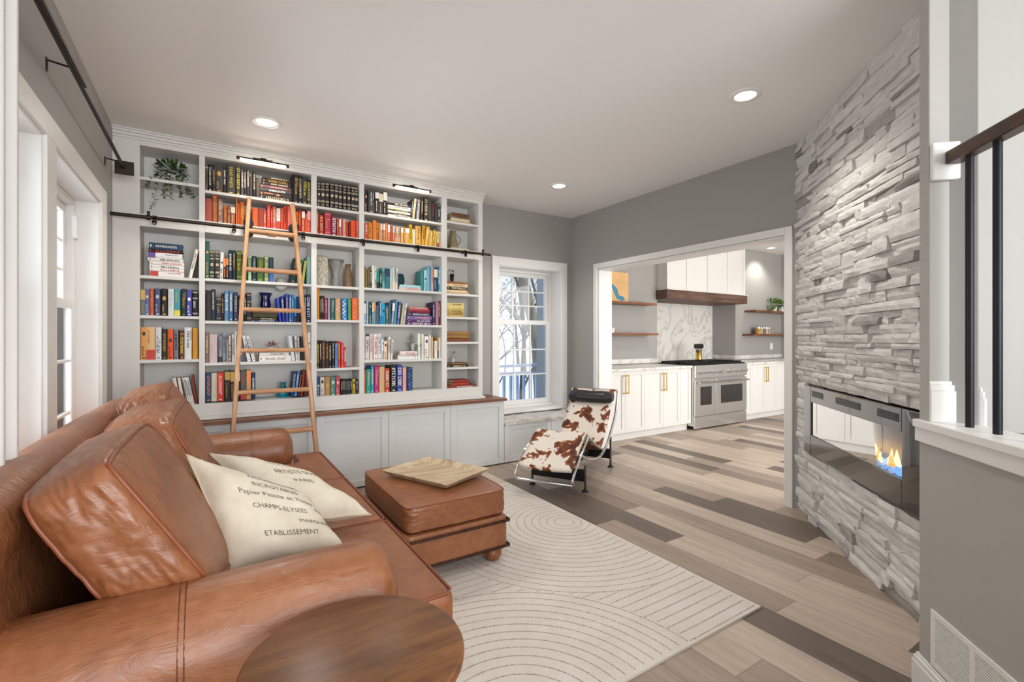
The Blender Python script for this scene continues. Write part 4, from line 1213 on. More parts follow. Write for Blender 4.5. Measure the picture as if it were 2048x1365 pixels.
def book_mesh(w, h, d, style, rd, flat=False):
    """book standing with its spine facing -y: x 0..w, y 0..d, z 0..h.  slots: 0 cover 1 pages 2 print"""
    m = MB(); b = 0.0022 if w > 0.012 else 0.0012; sp = min(0.004, w*0.22)
    # covers and rounded spine as one wrap
    m.box(0, sp, 0, b, d, h, 0).box(w-b, sp, 0, w, d, h, 0)
    prof = [(0, sp), (w*0.15, sp*0.35), (w*0.35, 0.0), (w*0.65, 0.0), (w*0.85, sp*0.35), (w, sp)]
    vs = [(p[0], p[1], 0) for p in prof]+[(p[0], p[1], h) for p in prof]; n = len(prof)
    m.add(vs, [(i, i+1, n+i+1, n+i) for i in range(n-1)]+[tuple(range(n-1, -1, -1)), tuple(range(n, 2*n))], 0, False)
    m.box(b, sp, 0.003, w-b, d-0.004, h-0.0035, 1)
    E_ = -0.0004
    st, code = style[0], style[1]
    txt = style.split(':', 1)[1] if ':' in style else ''
    def pl(s0, t0, rev=False):
        # reads downwards: s runs from the top down, letters' tops to the +x side
        return lambda s, t: (t0+t, E_, s0-s)
    uw = w*0.62; x0 = w*0.19
    def band(z0, z1, mi=2, a=0.06): 
        m.add([(w*a, E_, z0), (w*(1-a), E_, z0), (w*(1-a), E_, z1), (w*a, E_, z1)], [(0, 1, 2, 3)], mi)
    if st == 't':
        H = min(uw, 0.014); glyphs(m, h*0.58, H*rd.uniform(.7, 1), 2, rd, pl(h*rd.uniform(0.84, 0.92), (w-H)/2))
        if rd.random() < .6: band(h*0.05, h*0.075, a=0.3)
        if w > 0.03: glyphs(m, h*0.3, 0.006, 2, rd, pl(h*0.9, w*0.75))
    elif st == 'T':
        if txt == 'LORE': real_text(m, txt, h*0.56, w*0.66, 2, lambda s, t: (w*0.17+t, E_, h*0.2+s), True)
        elif txt:
            if flat: real_text(m, txt, h*0.62, w*0.6, 2, lambda s, t: (w*0.8-t, E_, h*0.2+s))
            else: real_text(m, txt, h*0.68, w*0.5, 2, lambda s, t: (w*0.25+t, E_, h*0.9-s))
        else: glyphs(m, h*0.72, w*0.62, 2, rd, pl(h*0.9, w*0.19), True)
        band(h*0.04, h*0.07, a=0.3)
    elif st == 'b':
        for z in (0.93, 0.90, 0.70, 0.67, 0.12, 0.09): band(h*z, h*(z+0.012))
        glyphs(m, h*0.3, min(uw, .012), 2, rd, pl(h*0.62, x0))
    elif st == 's':
        for z in (0.95, 0.92, 0.72, 0.69, 0.25, 0.22, 0.20): band(h*z, h*(z+0.012))
        c = (w/2, h*0.5); k = 12
        m.add([(c[0]+cos(2*pi*i/k)*w*.32, E_, c[1]+sin(2*pi*i/k)*w*.38) for i in range(k)], [tuple(range(k))], 2)
        m.add([(c[0]+cos(2*pi*i/k)*w*.13, E_*2, c[1]+sin(2*pi*i/k)*w*.16) for i in range(k)], [tuple(range(k))], 0)
        glyphs(m, w*0.6, h*0.05, 2, rd, lambda s, t: (w*0.2+s, E_, h*0.80+t)); glyphs(m, w*0.6, h*0.06, 2, rd, lambda s, t: (w*0.2+s, E_, h*0.06+t))
    elif st == 'o':
        k = 10; zc = h*rd.uniform(.55, .8)
        m.add([(w/2+cos(2*pi*i/k)*w*.34*(1 if i % 2 else .7), E_, zc+sin(2*pi*i/k)*min(w*.5, h*.12)*(1 if i % 2 else .7)) for i in range(k)], [tuple(range(k))], 2)
        glyphs(m, h*0.3, min(uw, .010), 2, rd, pl(h*0.42, x0)); band(h*.04, h*.08, a=.25)
    elif st == 'h':
        z = h*rd.uniform(.5, .7); band(z, h*0.97, a=0.0); glyphs(m, z*0.7, min(uw, .009), 2, rd, pl(z*0.85, x0))
    elif st == 'm':
        z = h*rd.uniform(.2, .4); band(h*0.01, z, a=0.0); glyphs(m, h*0.4, min(uw, .009), 2, rd, pl(h*0.9, x0))
    elif st == 'd':
        for i in range(int(h/0.016)):
            zc = 0.012+i*0.016; xc = w*(0.35 if i % 2 else 0.62); k = 7; r_ = w*rd.uniform(.12, .24)
            m.add([(xc+cos(2*pi*j/k)*r_, E_, zc+sin(2*pi*j/k)*r_) for j in range(k)], [tuple(range(k))], 2)
    elif st == 'p':
        band(h*0.90, h*0.905, a=0.1)
    return m
def build_books():
    alls = []
    for (kind, nm, z, sh, items) in BOOKS:
        for idx, it in enumerate(items): alls.append((it[1]*it[2], nm, idx))
    alls.sort(reverse=True); keep = set((n, i) for _, n, i in alls[:300])
    slim = MB(); slimm = []; used = set(); n = 0
    for (kind, nm, z, sh, items) in BOOKS:
        lo, hi = BAYX[nm[0]]
        sx = 1.0
        names = [it[6] for it in items]
        zc = z
        for idx, (x, w, h, dx, hx, style, cn) in enumerate(items):
            rd = random.Random(hash(nm)*0+idx*31+len(sh)*7+ord(nm[0])*101+(ord(nm[1]) if len(nm) > 1 else 0)*13)
            x, w, h, dx = x/1000, w/1000, h/1000, dx/1000
            y0 = 4.222+rd.uniform(-0.003, 0.006)
            if kind == 'bay':
                w = max(0.008, w-0.0012)
                if x+w+max(dx, 0) > hi: x = hi-w-max(dx, 0)-0.0005
                if x+min(dx, 0) < lo: x = lo-min(dx, 0)+0.0005
                d = min(0.205, max(0.12, h*0.72))*rd.uniform(.93, 1.0)
                lean = math.atan2(dx, math.sqrt(max(h*h-dx*dx, 1e-6)))
                m = book_mesh(w, h/max(cos(lean), .8) if lean else h, d, style, rd)
                if lean > 0: M = Matrix.Translation((x+w, y0, z+0.0005)) @ Matrix.Rotation(lean, 4, 'Y') @ Matrix.Translation((-w, 0, 0))
                elif lean < 0: M = Matrix.Translation((x, y0, z+0.0005)) @ Matrix.Rotation(lean, 4, 'Y')
                else: M = Matrix.Translation((x, y0, z+0.0003))
            else:
                # lying flat: spine faces the room, length along x, thickness = h
                L = w; t = h; d = min(0.19, L*0.72)*rd.uniform(.93, 1)
                if x+L > hi: x = hi-L-0.001
                x = max(x, lo+0.001)
                m = book_mesh(t, L, d, style, rd, True)
                M = Matrix.Translation((x, y0, zc+t+0.0002)) @ Matrix.Rotation(pi/2, 4, 'Y')
                # Rotation about Y by +90: x -> -z, z -> +x
                zc += t+0.0004
            for i in range(len(m.v)): m.v[i] = tuple(M @ Vector(m.v[i]))
            tx = TXT[style[1]]; mats = [bmat(hx), PAGES, MATS.get('print_'+tx) or mat('print_'+tx, tx, 0.5)]
            if (nm, idx) not in keep:
                b = len(slim.v); slim.v += m.v
                for mt in mats:
                    if mt not in slimm: slimm.append(mt)
                for f, mi in zip(m.f, m.m): slim.f.append([b+i for i in f]); slim.m.append(slimm.index(mats[mi])); slim.s.append(False); slim.tone.append(0)
                continue
            feat = {'t': ' with %s lettering', 'T': ' with big %s lettering', 'b': ' with %s bands', 's': ' with %s crest', 'o': ' with %s emblem', 'h': ' with %s upper half', 'm': ' with %s lower part', 'd': ' with %s flowers', 'p': ''}[style[0]]
            if '%s' in feat: feat = feat % TNAME[style[1]]
            flatw = 'lying ' if kind == 'stack' else ''
            ordn = ['first', 'second', 'third', 'fourth', 'fifth', 'sixth', 'seventh', 'eighth', 'ninth', 'tenth', 'eleventh', 'twelfth', 'thirteenth', 'fourteenth', 'fifteenth', 'sixteenth'][idx]
            cands = []
            s1 = sh.replace('the ', '', 1)
            if kind == 'bay':
                nb = ''
                if idx > 0 and idx < len(items)-1: nb = ' between %s and %s' % (names[idx-1], names[idx+1])
                cands = ['%s book%s on %s' % (cn, feat, s1), '%s book%s%s, %s' % (cn, feat, nb, s1), '%s book%s, %s from left, %s' % (cn, feat, ordn, s1), '%s book, %s from left, %s' % (cn, ordn, s1)]
                alln = [(i2[6], i2[5][0:2]) for i2 in items]
                if alln.count((cn, style[:2])) > 1: cands = cands[2:]
            else:
                pos = 'bottom book' if idx == 0 else ('top book' if idx == len(items)-1 else ordn+' book up')
                if len(items) == 1: pos = 'book'
                cands = ['%s%s lying flat, %s of %s' % (cn, feat, pos, s1), '%s, %s of %s' % (cn, pos, s1)]
            lab = None
            for c_ in cands:
                k = len(c_.split())
                if 4 <= k <= 16 and c_ not in used: lab = c_; break
            if lab is None: lab = ' '.join(cands[-1].split()[:16])
            used.add(lab); lab = lab[0].lower()+lab[1:]
            grp = 'books on '+sh
            m.build('book', mats, label=lab, cat='book', group=grp); n += 1
    slim.build('slim_books', slimm, label='thin and short book spines squeezed between the thicker books of the white bookcase', cat='books', kind='stuff')
build_books()
# ---------------------------------------------------------------- leather furniture
def leather(name, a, b, c, rough=0.36):
    g = NG(name); v = g.coord(world=True)
    n1 = g.noise(v, 3.2, 5, 0.6, 0.4); n2 = g.noise(v, 260, 3, 0.6); n3 = g.noise(g.coord((3, 14, 6), world=True), 2.4, 4, 0.6, 1.2)
    n4 = g.noise(v, 26, 4, 0.6)
    f = g.math('ADD', g.math('MULTIPLY', n1, 0.6), g.math('MULTIPLY', n4, 0.4))
    col = g.ramp(f, [(0.32, a), (0.5, b), (0.7, c)]); g.l(col, g.b.inputs['Base Color'])
    r = g.n('ShaderNodeMapRange'); g.l(n4, r.inputs[0])
    for i, vv in ((1, 0.3), (2, 0.7), (3, rough-0.07), (4, rough+0.1)): r.inputs[i].default_value = vv
    g.l(r.outputs[0], g.b.inputs['Roughness'])
    g.b.inputs['Specular IOR Level'].default_value = 0.55
    h = g.math('ADD', g.math('MULTIPLY', n2, 0.06), g.math('MULTIPLY', n3, 0.9)); g.bump(h, 0.35, 0.012)
    return g.m
LEATHER = leather('cognac_leather', '754629', '8d5736', 'a06b47')
PIPING = mat('leather_piping', '84482c', 0.4)
STITCH = mat('dark_stitching', '5e3018', 0.6)

def tri(c, u, v, w):
    r = Vector((0, 0, 0))
    for i, a in enumerate((-1, 1)):
        for j, b in enumerate((-1, 1)):
            for k, d in enumerate((-1, 1)):
                r += Vector(c[i*4+j*2+k])*((1+a*u)/2*(1+b*v)/2*(1+d*w)/2)
    return r
def cube_grid(n):
    pts = {}; vs = []; fs = []
    def vid(p):
        k = tuple(round(x*1000) for x in p)
        if k not in pts: pts[k] = len(vs); vs.append(p)
        return pts[k]
    for ax in range(3):
        for sg in (-1, 1):
            for i in range(n):
                for j in range(n):
                    q = []
                    for (a, b) in ((i, j), (i+1, j), (i+1, j+1), (i, j+1)):
                        p = [0, 0, 0]; p[ax] = sg; p[(ax+1) % 3] = -1+2*a/n; p[(ax+2) % 3] = -1+2*b/n; q.append(vid(tuple(p)))
                    fs.append(tuple(q if sg > 0 else reversed(q)))
    return vs, fs
def sq(p, k):
    r = (abs(p[0])**k+abs(p[1])**k+abs(p[2])**k)**(1/k)
    return (p[0]/r, p[1]/r, p[2]/r)
class Cushion:
    """corner order: [u-][v-][w-], [u-][v-][w+], [u-][v+][w-], ... ; u, v, w in -1..1"""
    def __init__(s, c, k=6, puff=0.12, sag=0.0, wr=0.004, seed=0, grow=1.0, vp=0.0):
        cc = sum((Vector(p) for p in c), Vector((0, 0, 0)))/8
        s.c = [cc+(Vector(p)-cc)*grow for p in c]; s.k = k; s.puff = puff; s.wr = wr; s.seed = seed; s.vp = vp
    def at(s, p, out=0.0):
        q = sq(p, s.k); u, v, w = q
        w = w + s.puff*w*(1-u*u)*(1-v*v)
        v = v + s.vp*v*(1-u*u)*(1-w*w if abs(w) < 1 else 0)
        P = tri(s.c, u, v, w)
        if s.wr:
            e_ = 0.02
            a = tri(s.c, u*1.02, v*1.02, w*1.02)-P
            if a.length > 1e-6: a.normalize()
            corner = abs(u*v)
            f = noise.noise(Vector((u*2.5+s.seed, v*2.5, w*2)))+0.6*noise.noise(Vector((u*6*(1+corner)+s.seed, v*6, w*4+3)))
            ridg = abs(noise.noise(Vector((u*7+s.seed, v*2.2, w*5))))*corner*2.0
            P = P + a*(s.wr*f - s.wr*1.6*ridg + out)
        else: P = P
        return P
    def mesh(s, n=28):
        vs, fs = cube_grid(n); m = MB(); m.add([s.at(p) for p in vs], fs, 0, True); return m
    def loop(s, w, n=24, r=0.006, axis=2, inset=1.0):
        pts = []
        for (a0, a1) in (((-1, -1), (1, -1)), ((1, -1), (1, 1)), ((1, 1), (-1, 1)), ((-1, 1), (-1, -1))):
            for i in range(n):
                t = i/n; u = a0[0]+(a1[0]-a0[0])*t; v = a0[1]+(a1[1]-a0[1])*t
                p = [0, 0, 0]; p[axis] = w; p[(axis+1) % 3] = u*inset; p[(axis+2) % 3] = v*inset
                pts.append(s.at(tuple(p), 0.002))
        return MB().tube(pts, r, 6, closed=True)

sofa = thing('leather_sofa', (0.05, 2.46, 0.0), 'big cognac leather sofa with loose back cushions in front of the windows', 'sofa')
m = MB().box(-0.50, 1.30, 0.07, 0.60, 3.62, 0.30)
m.build('seat_base', LEATHER, sofa, bevel=0.02, seg=3)
for x, y in ((0.52, 1.36), (0.52, 3.56), (-0.42, 1.36), (-0.42, 3.56)):
    MB().lathe([(0.03, 0.0), (0.045, 0.02), (0.045, 0.05), (0.035, 0.075)], (x, y, 0.012)).build('leg', mat('bun_foot_wood', '6e4426', 0.4, var=.2), sofa)
# back frame: swept profile with a fat rolled top
prof = [(-0.545, 0.07), (-0.555, 0.5), (-0.56, 0.80)]
for i in range(9):
    a = radians(190-i*26); prof.append((-0.462+0.094*cos(a), 0.845+0.094*sin(a)))
prof += [(-0.375, 0.74), (-0.33, 0.45), (-0.30, 0.07)]
m = MB(); ys = [1.235, 1.245, 1.27, 1.31]+[1.35+i*(3.58-1.35)/30 for i in range(31)]+[3.62, 3.66, 3.685, 3.695]
cx, cz = -0.45, 0.5; vs = []
for iy, y in enumerate(ys):
    e_ = min(y-1.235, 3.695-y); k = 1 if e_ > 0.075 else 0.72+0.28*math.sqrt(max(0, 1-(1-e_/0.075)**2))
    for (x, z) in prof:
        w_ = 0.006*noise.noise(Vector((x*7, y*4, z*6)))
        zz = cz+(z-cz)*(0.55+0.45*k if k < 1 else 1); 
        if z > 0.6: zz += -0.018*((y-2.1)/1.5)**2 if y > 2.1 else 0
        vs.append((cx+(x-cx)*k+w_, y, zz+w_))
n = len(prof)
m.add(vs, [(j*n+i, j*n+i+1, (j+1)*n+i+1, (j+1)*n+i) for j in range(len(ys)-1) for i in range(n-1)], 0, True)
m.add(vs, [tuple(range(n)), tuple(range(len(ys)*n-1, (len(ys)-1)*n-1, -1))], 0, False)
m.build('back_frame', LEATHER, sofa)
# arms
for (yc, sg) in ((1.40, -1), (3.50, 1)):
    m = MB()
    pr = []
    N = 26
    for i in range(N+1):
        t = i/N; x = -0.50+0.96*t
        e_ = 0.46-x; r = 0.150+0.004*noise.noise(Vector((x*5, yc, 1)))
        if e_ < 0.07: r *= math.sqrt(max(0.0, 1-(1-e_/0.07)**2))*0.35+0.65
        if t == 1: r = 0.07
        pr.append((x, r))
    pth = [(x, yc, 0.528) for x, r in pr]
    m.tube(pth, [r for x, r in pr], 28)
    m.box(-0.50, yc-0.118, 0.075, 0.435, yc+0.118, 0.53)
    ar = m.build('arm', LEATHER, sofa, remesh=0.014, smooth_it=7)
    sm = MB()
    for xs in (-0.058, 0.215):
        for dx in (-0.006, 0.006):
            pts = [(xs+dx, yc+0.1475*cos(radians(a)), 0.528+0.1475*sin(radians(a))) for a in range(-15, 196, 8)]
            sm.tube(pts, 0.0022, 5)
            o = -1 if sg < 0 else -1
            sm.tube([(xs+dx, yc-0.1185, 0.48), (xs+dx, yc-0.1185, 0.09)], 0.0022, 5)
    sm.build('seam', STITCH, ar)
# seat cushions
def seat(y0, y1, ear=None):
    m = MB()
    m.box(-0.32, y0, 0.295, 0.655, y1, 0.475)
    if ear: m.box(0.475, ear[0], 0.295, 0.655, ear[1], 0.475)
    m.ball((0.2, (y0+y1)/2, 0.45), 1, 24, 12, sc=(0.40, (y1-y0)*0.44, 0.062))
    m.ball((0.60, (y0+y1)/2, 0.385), 1, 20, 12, sc=(0.075, (y1-y0)*0.46, 0.075))
    s_ = m.build('seat_cushion', LEATHER, sofa, remesh=0.013, smooth_it=6)
    if ear and ear[0] < y0: out = [(0.465, y0+0.03), (0.462, y0-0.008), (0.467, ear[0]+0.02), (0.478, ear[0]+0.006), (0.63, ear[0]+0.006), (0.65, ear[0]+0.028), (0.652, y1-0.02), (0.64, y1-0.006), (0.2, y1-0.006), (-.2, y1-0.006)]
    elif ear: out = [(0.2, y0+0.006), (0.64, y0+0.006), (0.652, y0+0.02), (0.65, ear[1]-0.028), (0.63, ear[1]-0.006), (0.478, ear[1]-0.006), (0.467, ear[1]-0.02), (0.462, y1+0.008), (0.465, y1-0.03)]
    else: out = [(0.2, y0+0.006), (0.64, y0+0.006), (0.652, y0+0.02), (0.652, y1-0.02), (0.64, y1-0.006), (0.2, y1-0.006)]
    p = MB()
    for z in (0.469, 0.302): p.tube([(a, b, z) for a, b in out], 0.0055, 6)
    p.build('piping', PIPING, s_)
seat(1.555, 2.078, (1.365, 1.57)); seat(2.085, 2.828); seat(2.835, 3.345, (3.33, 3.57))
CS = [
 [(-.205,1.45,.645),(.01,1.45,.635),(-.355,1.46,.905),(-.205,1.45,.985),(-.16,2.14,.50),(.10,2.14,.49),(-.36,2.11,.92),(-.185,2.11,.985)],
 [(-.16,2.17,.49),(.09,2.17,.48),(-.33,2.17,.93),(-.125,2.17,.965),(-.16,2.77,.49),(.09,2.77,.48),(-.31,2.75,.95),(-.095,2.75,.985)],
 [(-.20,2.79,.49),(.06,2.79,.48),(-.37,2.79,.95),(-.18,2.79,1.0),(-.20,3.34,.49),(.06,3.34,.48),(-.38,3.34,.97),(-.18,3.34,1.02)]]
for i, c in enumerate(CS):
    cu = Cushion(c, k=7, puff=0.20, wr=0.0045, seed=i*7.3, grow=1.10, vp=0.05)
    o = cu.mesh(44).build('back_cushion', LEATHER, sofa)
    cu.loop(0.93, r=0.0062).build('piping', PIPING, o); cu.loop(-0.93, r=0.0062).build('piping', PIPING, o)

# throw pillows printed with old French lettering
g = NG('linen_print_cloth'); v = g.coord(world=True); n1 = g.noise(v, 400, 2, .6); n2 = g.noise(v, 12, 4, .6)
c = g.ramp(n2, [(0.3, 'd3c8b4'), (0.7, 'e3dac8')]); g.l(c, g.b.inputs['Base Color']); g.b.inputs['Roughness'].default_value = 0.9; g.bump(g.math('ADD', n1, n2), 0.35, 0.006)
LINEN = g.m; INK = mat('faded_print_ink', '6b6152', 0.9); PIP2 = mat('linen_piping', 'c2b398', 0.85, bump=.3, bscale=120)
def pillow(corners, thick, label, texts, seed, flip=1):
    A, B, Cc, D_ = [Vector(p) for p in corners]       # A(-,+) B(+,+) C(+,-) D(-,-) seen from the front
    nrm = (B-A).cross(A-D_).normalized()*flip
    def P(u, v, side, off=0.0):
        k = 1-0.10*(u*u*(1-v*v)) ; k2 = 1-0.10*(v*v*(1-u*u))
        uu, vv = u*k, v*k2
        b = A*((1-uu)*(1+vv)/4)+B*((1+uu)*(1+vv)/4)+Cc*((1+uu)*(1-vv)/4)+D_*((1-uu)*(1-vv)/4)
        t = thick*(max(0, (1-u**4)*(1-v**4)))**0.6
        wv = 0.010*noise.noise(Vector((u*2.2+seed, v*2.2, side*4)))*(1-u*u*v*v)+0.007*abs(noise.noise(Vector((u*5+seed, v*5, side))))*(abs(u*v))
        return b+nrm*(side*(t+off)+wv)
    m = MB(); n = 34
    for side in (1, -1):
        vs = [P(-1+2*i/n, -1+2*j/n, side) for j in range(n+1) for i in range(n+1)]
        fs = [(j*(n+1)+i, j*(n+1)+i+1, (j+1)*(n+1)+i+1, (j+1)*(n+1)+i) for j in range(n) for i in range(n)]
        if side*flip < 0: fs = [tuple(reversed(f)) for f in fs]
        m.add(vs, fs, 0, True)
    for (txt, u, v, hgt, side, wd) in texts:
        vs, fs, w, h = text_geo(txt); k = hgt/h; kx = min(wd/w, k*1.3)
        m.add([P(u+a*kx, v+b*k, side, 0.0015) for a, b in vs], fs, 1)
    o = m.build('throw_pillow', [LINEN, INK], label=label, cat='pillow', group='printed throw pillows on the sofa')
    N = 26; ring = []
    for a0, a1 in (((-1, -1), (1, -1)), ((1, -1), (1, 1)), ((1, 1), (-1, 1)), ((-1, 1), (-1, -1))):
        for i in range(N):
            t = i/N; ring.append(P(a0[0]+(a1[0]-a0[0])*t, a0[1]+(a1[1]-a0[1])*t, 1))
    MB().tube(ring, 0.0045, 6, closed=True).build('piping', PIP2, o)
T1 = [('Papier Peinte et Tissus', -0.55, 0.18, 0.13, 1, 1.25), ('CHAMPS-ELYSEES', -0.42, -0.08, 0.10, 1, 0.9), ('INCROYABLES', -0.25, 0.45, 0.10, 1, 0.75), ('dans', 0.70, 0.05, 0.1, 1, .25), ('MARQUISE', 0.25, -0.35, 0.10, 1, .6), ('ETABLISSEMENT', -0.4, -0.62, 0.10, 1, 0.9), ('NOUVEAUTES', -0.25, 0.66, 0.09, 1, .8),
      ('BOULEVARD', -0.5, 0.55, 0.12, -1, .8), ('dans', 0.5, 0.2, 0.12, -1, .5)]
pillow([(-.075, 1.99, .875), (.31, 1.955, .665), (.40, 1.675, .535), (.035, 1.70, .545)], 0.075, 'printed linen throw pillow in front, leaning on the nearest leather back cushion', T1, 2.0, 1)
T2 = [('ARTISTE DU ROI', -0.3, 0.15, 0.13, 1, 1.1), ('PARIS', -0.1, -0.15, 0.1, 1, .4), ('LOUIS XV', -0.1, 0.55, 0.12, 1, .7), ('ARTISTE', -0.3, 0.2, 0.13, -1, .9)]
pillow([(-.01, 2.33, .80), (.33, 2.27, .675), (.575, 2.02, .525), (.20, 1.97, .57)], 0.07, 'second printed linen throw pillow, tucked behind the front one', T2, 9.0, 1)

# ---------------------------------------------------------------- ottoman and tray
ot = thing('leather_ottoman', (1.12, 2.68, 0.012), 'square cognac leather ottoman on bun feet carrying a tray', 'ottoman')
def boxc(x0, y0, z0, x1, y1, z1): return [(x, y, z) for x in (x0, x1) for y in (y0, y1) for z in (z0, z1)]
cu = Cushion(boxc(.825, 2.28, .285, 1.415, 3.08, .425), k=14, puff=0.22, wr=0.003, seed=3, grow=1.02)
o = cu.mesh(36).build('seat_cushion', LEATHER, ot)
cu.loop(0.90, r=0.0045).build('piping', PIPING, o)
cu = Cushion(boxc(.815, 2.27, .09, 1.425, 3.09, .28), k=22, puff=0.0, wr=0.0015, seed=5)
base = cu.mesh(24).build('base', LEATHER, ot)
m = MB()
for z in (0.106, 0.248):
    for (p, q) in (((.813, 2.266), (1.427, 2.266)), ((1.429, 2.268), (1.429, 3.09)), ((.811, 2.268), (.811, 3.09))):
        L = math.hypot(q[0]-p[0], q[1]-p[1]); n = int(L/0.0115)
        for i in range(n):
            f = (i+.5)/n; x = p[0]+(q[0]-p[0])*f; y = p[1]+(q[1]-p[1])*f
            if p[1] == q[1]: m.box(x-.0035, y-.002, z-.008, x+.0035, y+.004, z+.008)
            else: m.box(x-.003, y-.0035, z-.008, x+.003, y+.0035, z+.008)
m.build('nailhead_trim', mat('nailhead_dark', '3a2013', .5), base)
BUN = wood('bun_foot', '6b3f22', '8a5530', 'a26b40', 'z', 0.35)
for x, y in ((.885, 2.345), (1.36, 2.345), (.885, 3.02), (1.36, 3.02)):
    MB().lathe([(0.022, 0.0), (0.038, 0.006), (0.050, 0.025), (0.053, 0.04), (0.050, 0.055), (0.040, 0.066), (0.044, 0.070), (0.044, 0.08)], (x, y, 0.0125), 24).build('foot', BUN, ot)
TRAYW = wood('weathered_tray_wood', '8b7357', 'b9a384', 'd2c2a6', 'x', 0.75)
tr = MB(); Mt = Matrix.Translation((1.158, 2.685, 0.4425)) @ Matrix.Rotation(radians(-66), 4, 'Z')
a, b, f, h = 0.225, 0.165, 0.034, 0.032
vs = []
for (k, z) in ((0, 0), (1, h), (1.0, h+0.004), (0.86, h+0.004), (-0.10, 0.009)):
    for sx, sy in ((-1, -1), (1, -1), (1, 1), (-1, 1)): vs.append((sx*(a+f*k), sy*(b+f*k), z))
fs = [(3, 2, 1, 0)]+[(l*4+i, l*4+(i+1) % 4, (l+1)*4+(i+1) % 4, (l+1)*4+i) for l in range(4) for i in range(4)]+[(16, 17, 18, 19)]
tr.add(vs, fs, 0, False, Mt); tr.build('wooden_tray', TRAYW, bevel=0.003, label='weathered rectangular wooden tray with flared sides on the ottoman', cat='tray')

# ---------------------------------------------------------------- round side table
g = NG('dark_stained_table_wood'); v = g.coord((2.2, 26, 26), rot=(0, 0, radians(-12))); v2 = g.coord((1.1, 5, 5), rot=(0, 0, radians(-12)))
n1 = g.noise(v, 1.2, 6, .62, .5); n2 = g.noise(v2, 2.0, 5, .6, .8); f_ = g.math('ADD', g.math('MULTIPLY', n1, .5), g.math('MULTIPLY', n2, .5))
c = g.ramp(f_, [(0.33, '43291a'), (0.48, '6b4426'), (0.6, '84572f'), (0.72, '5a3a24')]); g.l(c, g.b.inputs['Base Color'])
g.b.inputs['Roughness'].default_value = 0.34; g.bump(n1, .1, .003); TABW = g.m
tb = thing('round_side_table', (0.258, 1.012, 0), 'round dark stained wooden side table beside the sofa arm', 'side table')
MB().lathe([(0.0, -0.032), (0.205, -0.032), (0.219, -0.026), (0.2245, -0.016), (0.2245, -0.008), (0.221, -0.002), (0.216, 0.0), (0.0, 0.0)], (0.258, 1.012, 0.62), 96).build('table_top', TABW, tb)
MB().lathe([(0.03, 0.03), (0.022, 0.10), (0.028, 0.3), (0.022, 0.5), (0.035, 0.587)], (0.258, 1.012, 0), 24).build('pedestal', TABW, tb)
MB().lathe([(0.15, 0.0), (0.155, 0.012), (0.14, 0.028), (0.03, 0.034)], (0.258, 1.012, 0), 40).build('base', TABW, tb)

# ---------------------------------------------------------------- rug with carved arcs
g = NG('ivory_rug'); v = g.coord(world=True); n1 = g.noise(v, 220, 3, .7); n2 = g.noise(v, 5, 4, .6)
c = g.ramp(n2, [(0.3, 'd6cec4'), (0.7, 'e2dcd4')]); r = g.mix(0.25, c, g.ramp(n1, [(.3, 'b9afa3'), (.7, 'f2eee8')])); g.l(r, g.b.inputs['Base Color']); g.b.inputs['Roughness'].default_value = 0.95; g.b.inputs['Specular IOR Level'].default_value = 0.1; g.bump(n1, .5, .006)
RUGM = g.m
g = NG('rug_groove'); v = g.coord(world=True); n1 = g.noise(v, 160, 2, .6)
c = g.ramp(n1, [(0.42, '8d7d6c'), (0.56, 'c9bfb2')]); g.l(c, g.b.inputs['Base Color']); g.b.inputs['Roughness'].default_value = 1.0; GROOVE = g.m
m = MB(); RX0, RX1, RY0, RY1, RZ = 0.59, 2.195, 1.25, 3.53, 0.0105
m.box(RX0, RY0, 0.0005, RX1, RY1, RZ)
discs = [(0.86, 1.27, 0.82), (2.05, 2.55, 0.90), (0.70, 3.25, 0.75)]
SP = 0.052
def blocked(x, y, k): return any(math.hypot(x-c[0], y-c[1]) < c[2]+0.006 for c in discs[:k])
def ribbon(pts):
    w = 0.0024
    if len(pts) < 2: return
    vs = []
    for i, p in enumerate(pts):
        a = pts[max(0, i-1)]; b = pts[min(len(pts)-1, i+1)]; dx, dy = b[0]-a[0], b[1]-a[1]; L = math.hypot(dx, dy) or 1
        vs += [(p[0]-dy/L*w, p[1]+dx/L*w, RZ+0.0006), (p[0]+dy/L*w, p[1]-dx/L*w, RZ+0.0006)]
    m.add(vs, [(2*i+1, 2*i+3, 2*i+2, 2*i) for i in range(len(pts)-1)], 1)
def emit(points, k):
    run = []
    for p in points:
        ok = RX0+.012 < p[0] < RX1-.012 and RY0+.012 < p[1] < RY1-.012 and not blocked(p[0], p[1], k)
        if ok: run.append(p)
        elif run: ribbon(run); run = []
    ribbon(run)
for k, (cx, cy, R) in enumerate(discs):
    r = R
    while r > 0.03:
        n = int(2*pi*r/0.012); emit([(cx+r*cos(2*pi*i/n), cy+r*sin(2*pi*i/n)) for i in range(n+1)], k); r -= SP
y = RY0+0.02
while y < RY1:
    emit([(RX0+i*0.012, y+0.004*sin(i*.05)) for i in range(int((RX1-RX0)/0.012)+1)], 3); y += SP*1.05
m.build('rug', [RUGM, GROOVE], label='ivory low-pile rug with carved arcs and stripes in front of the sofa', cat='rug')
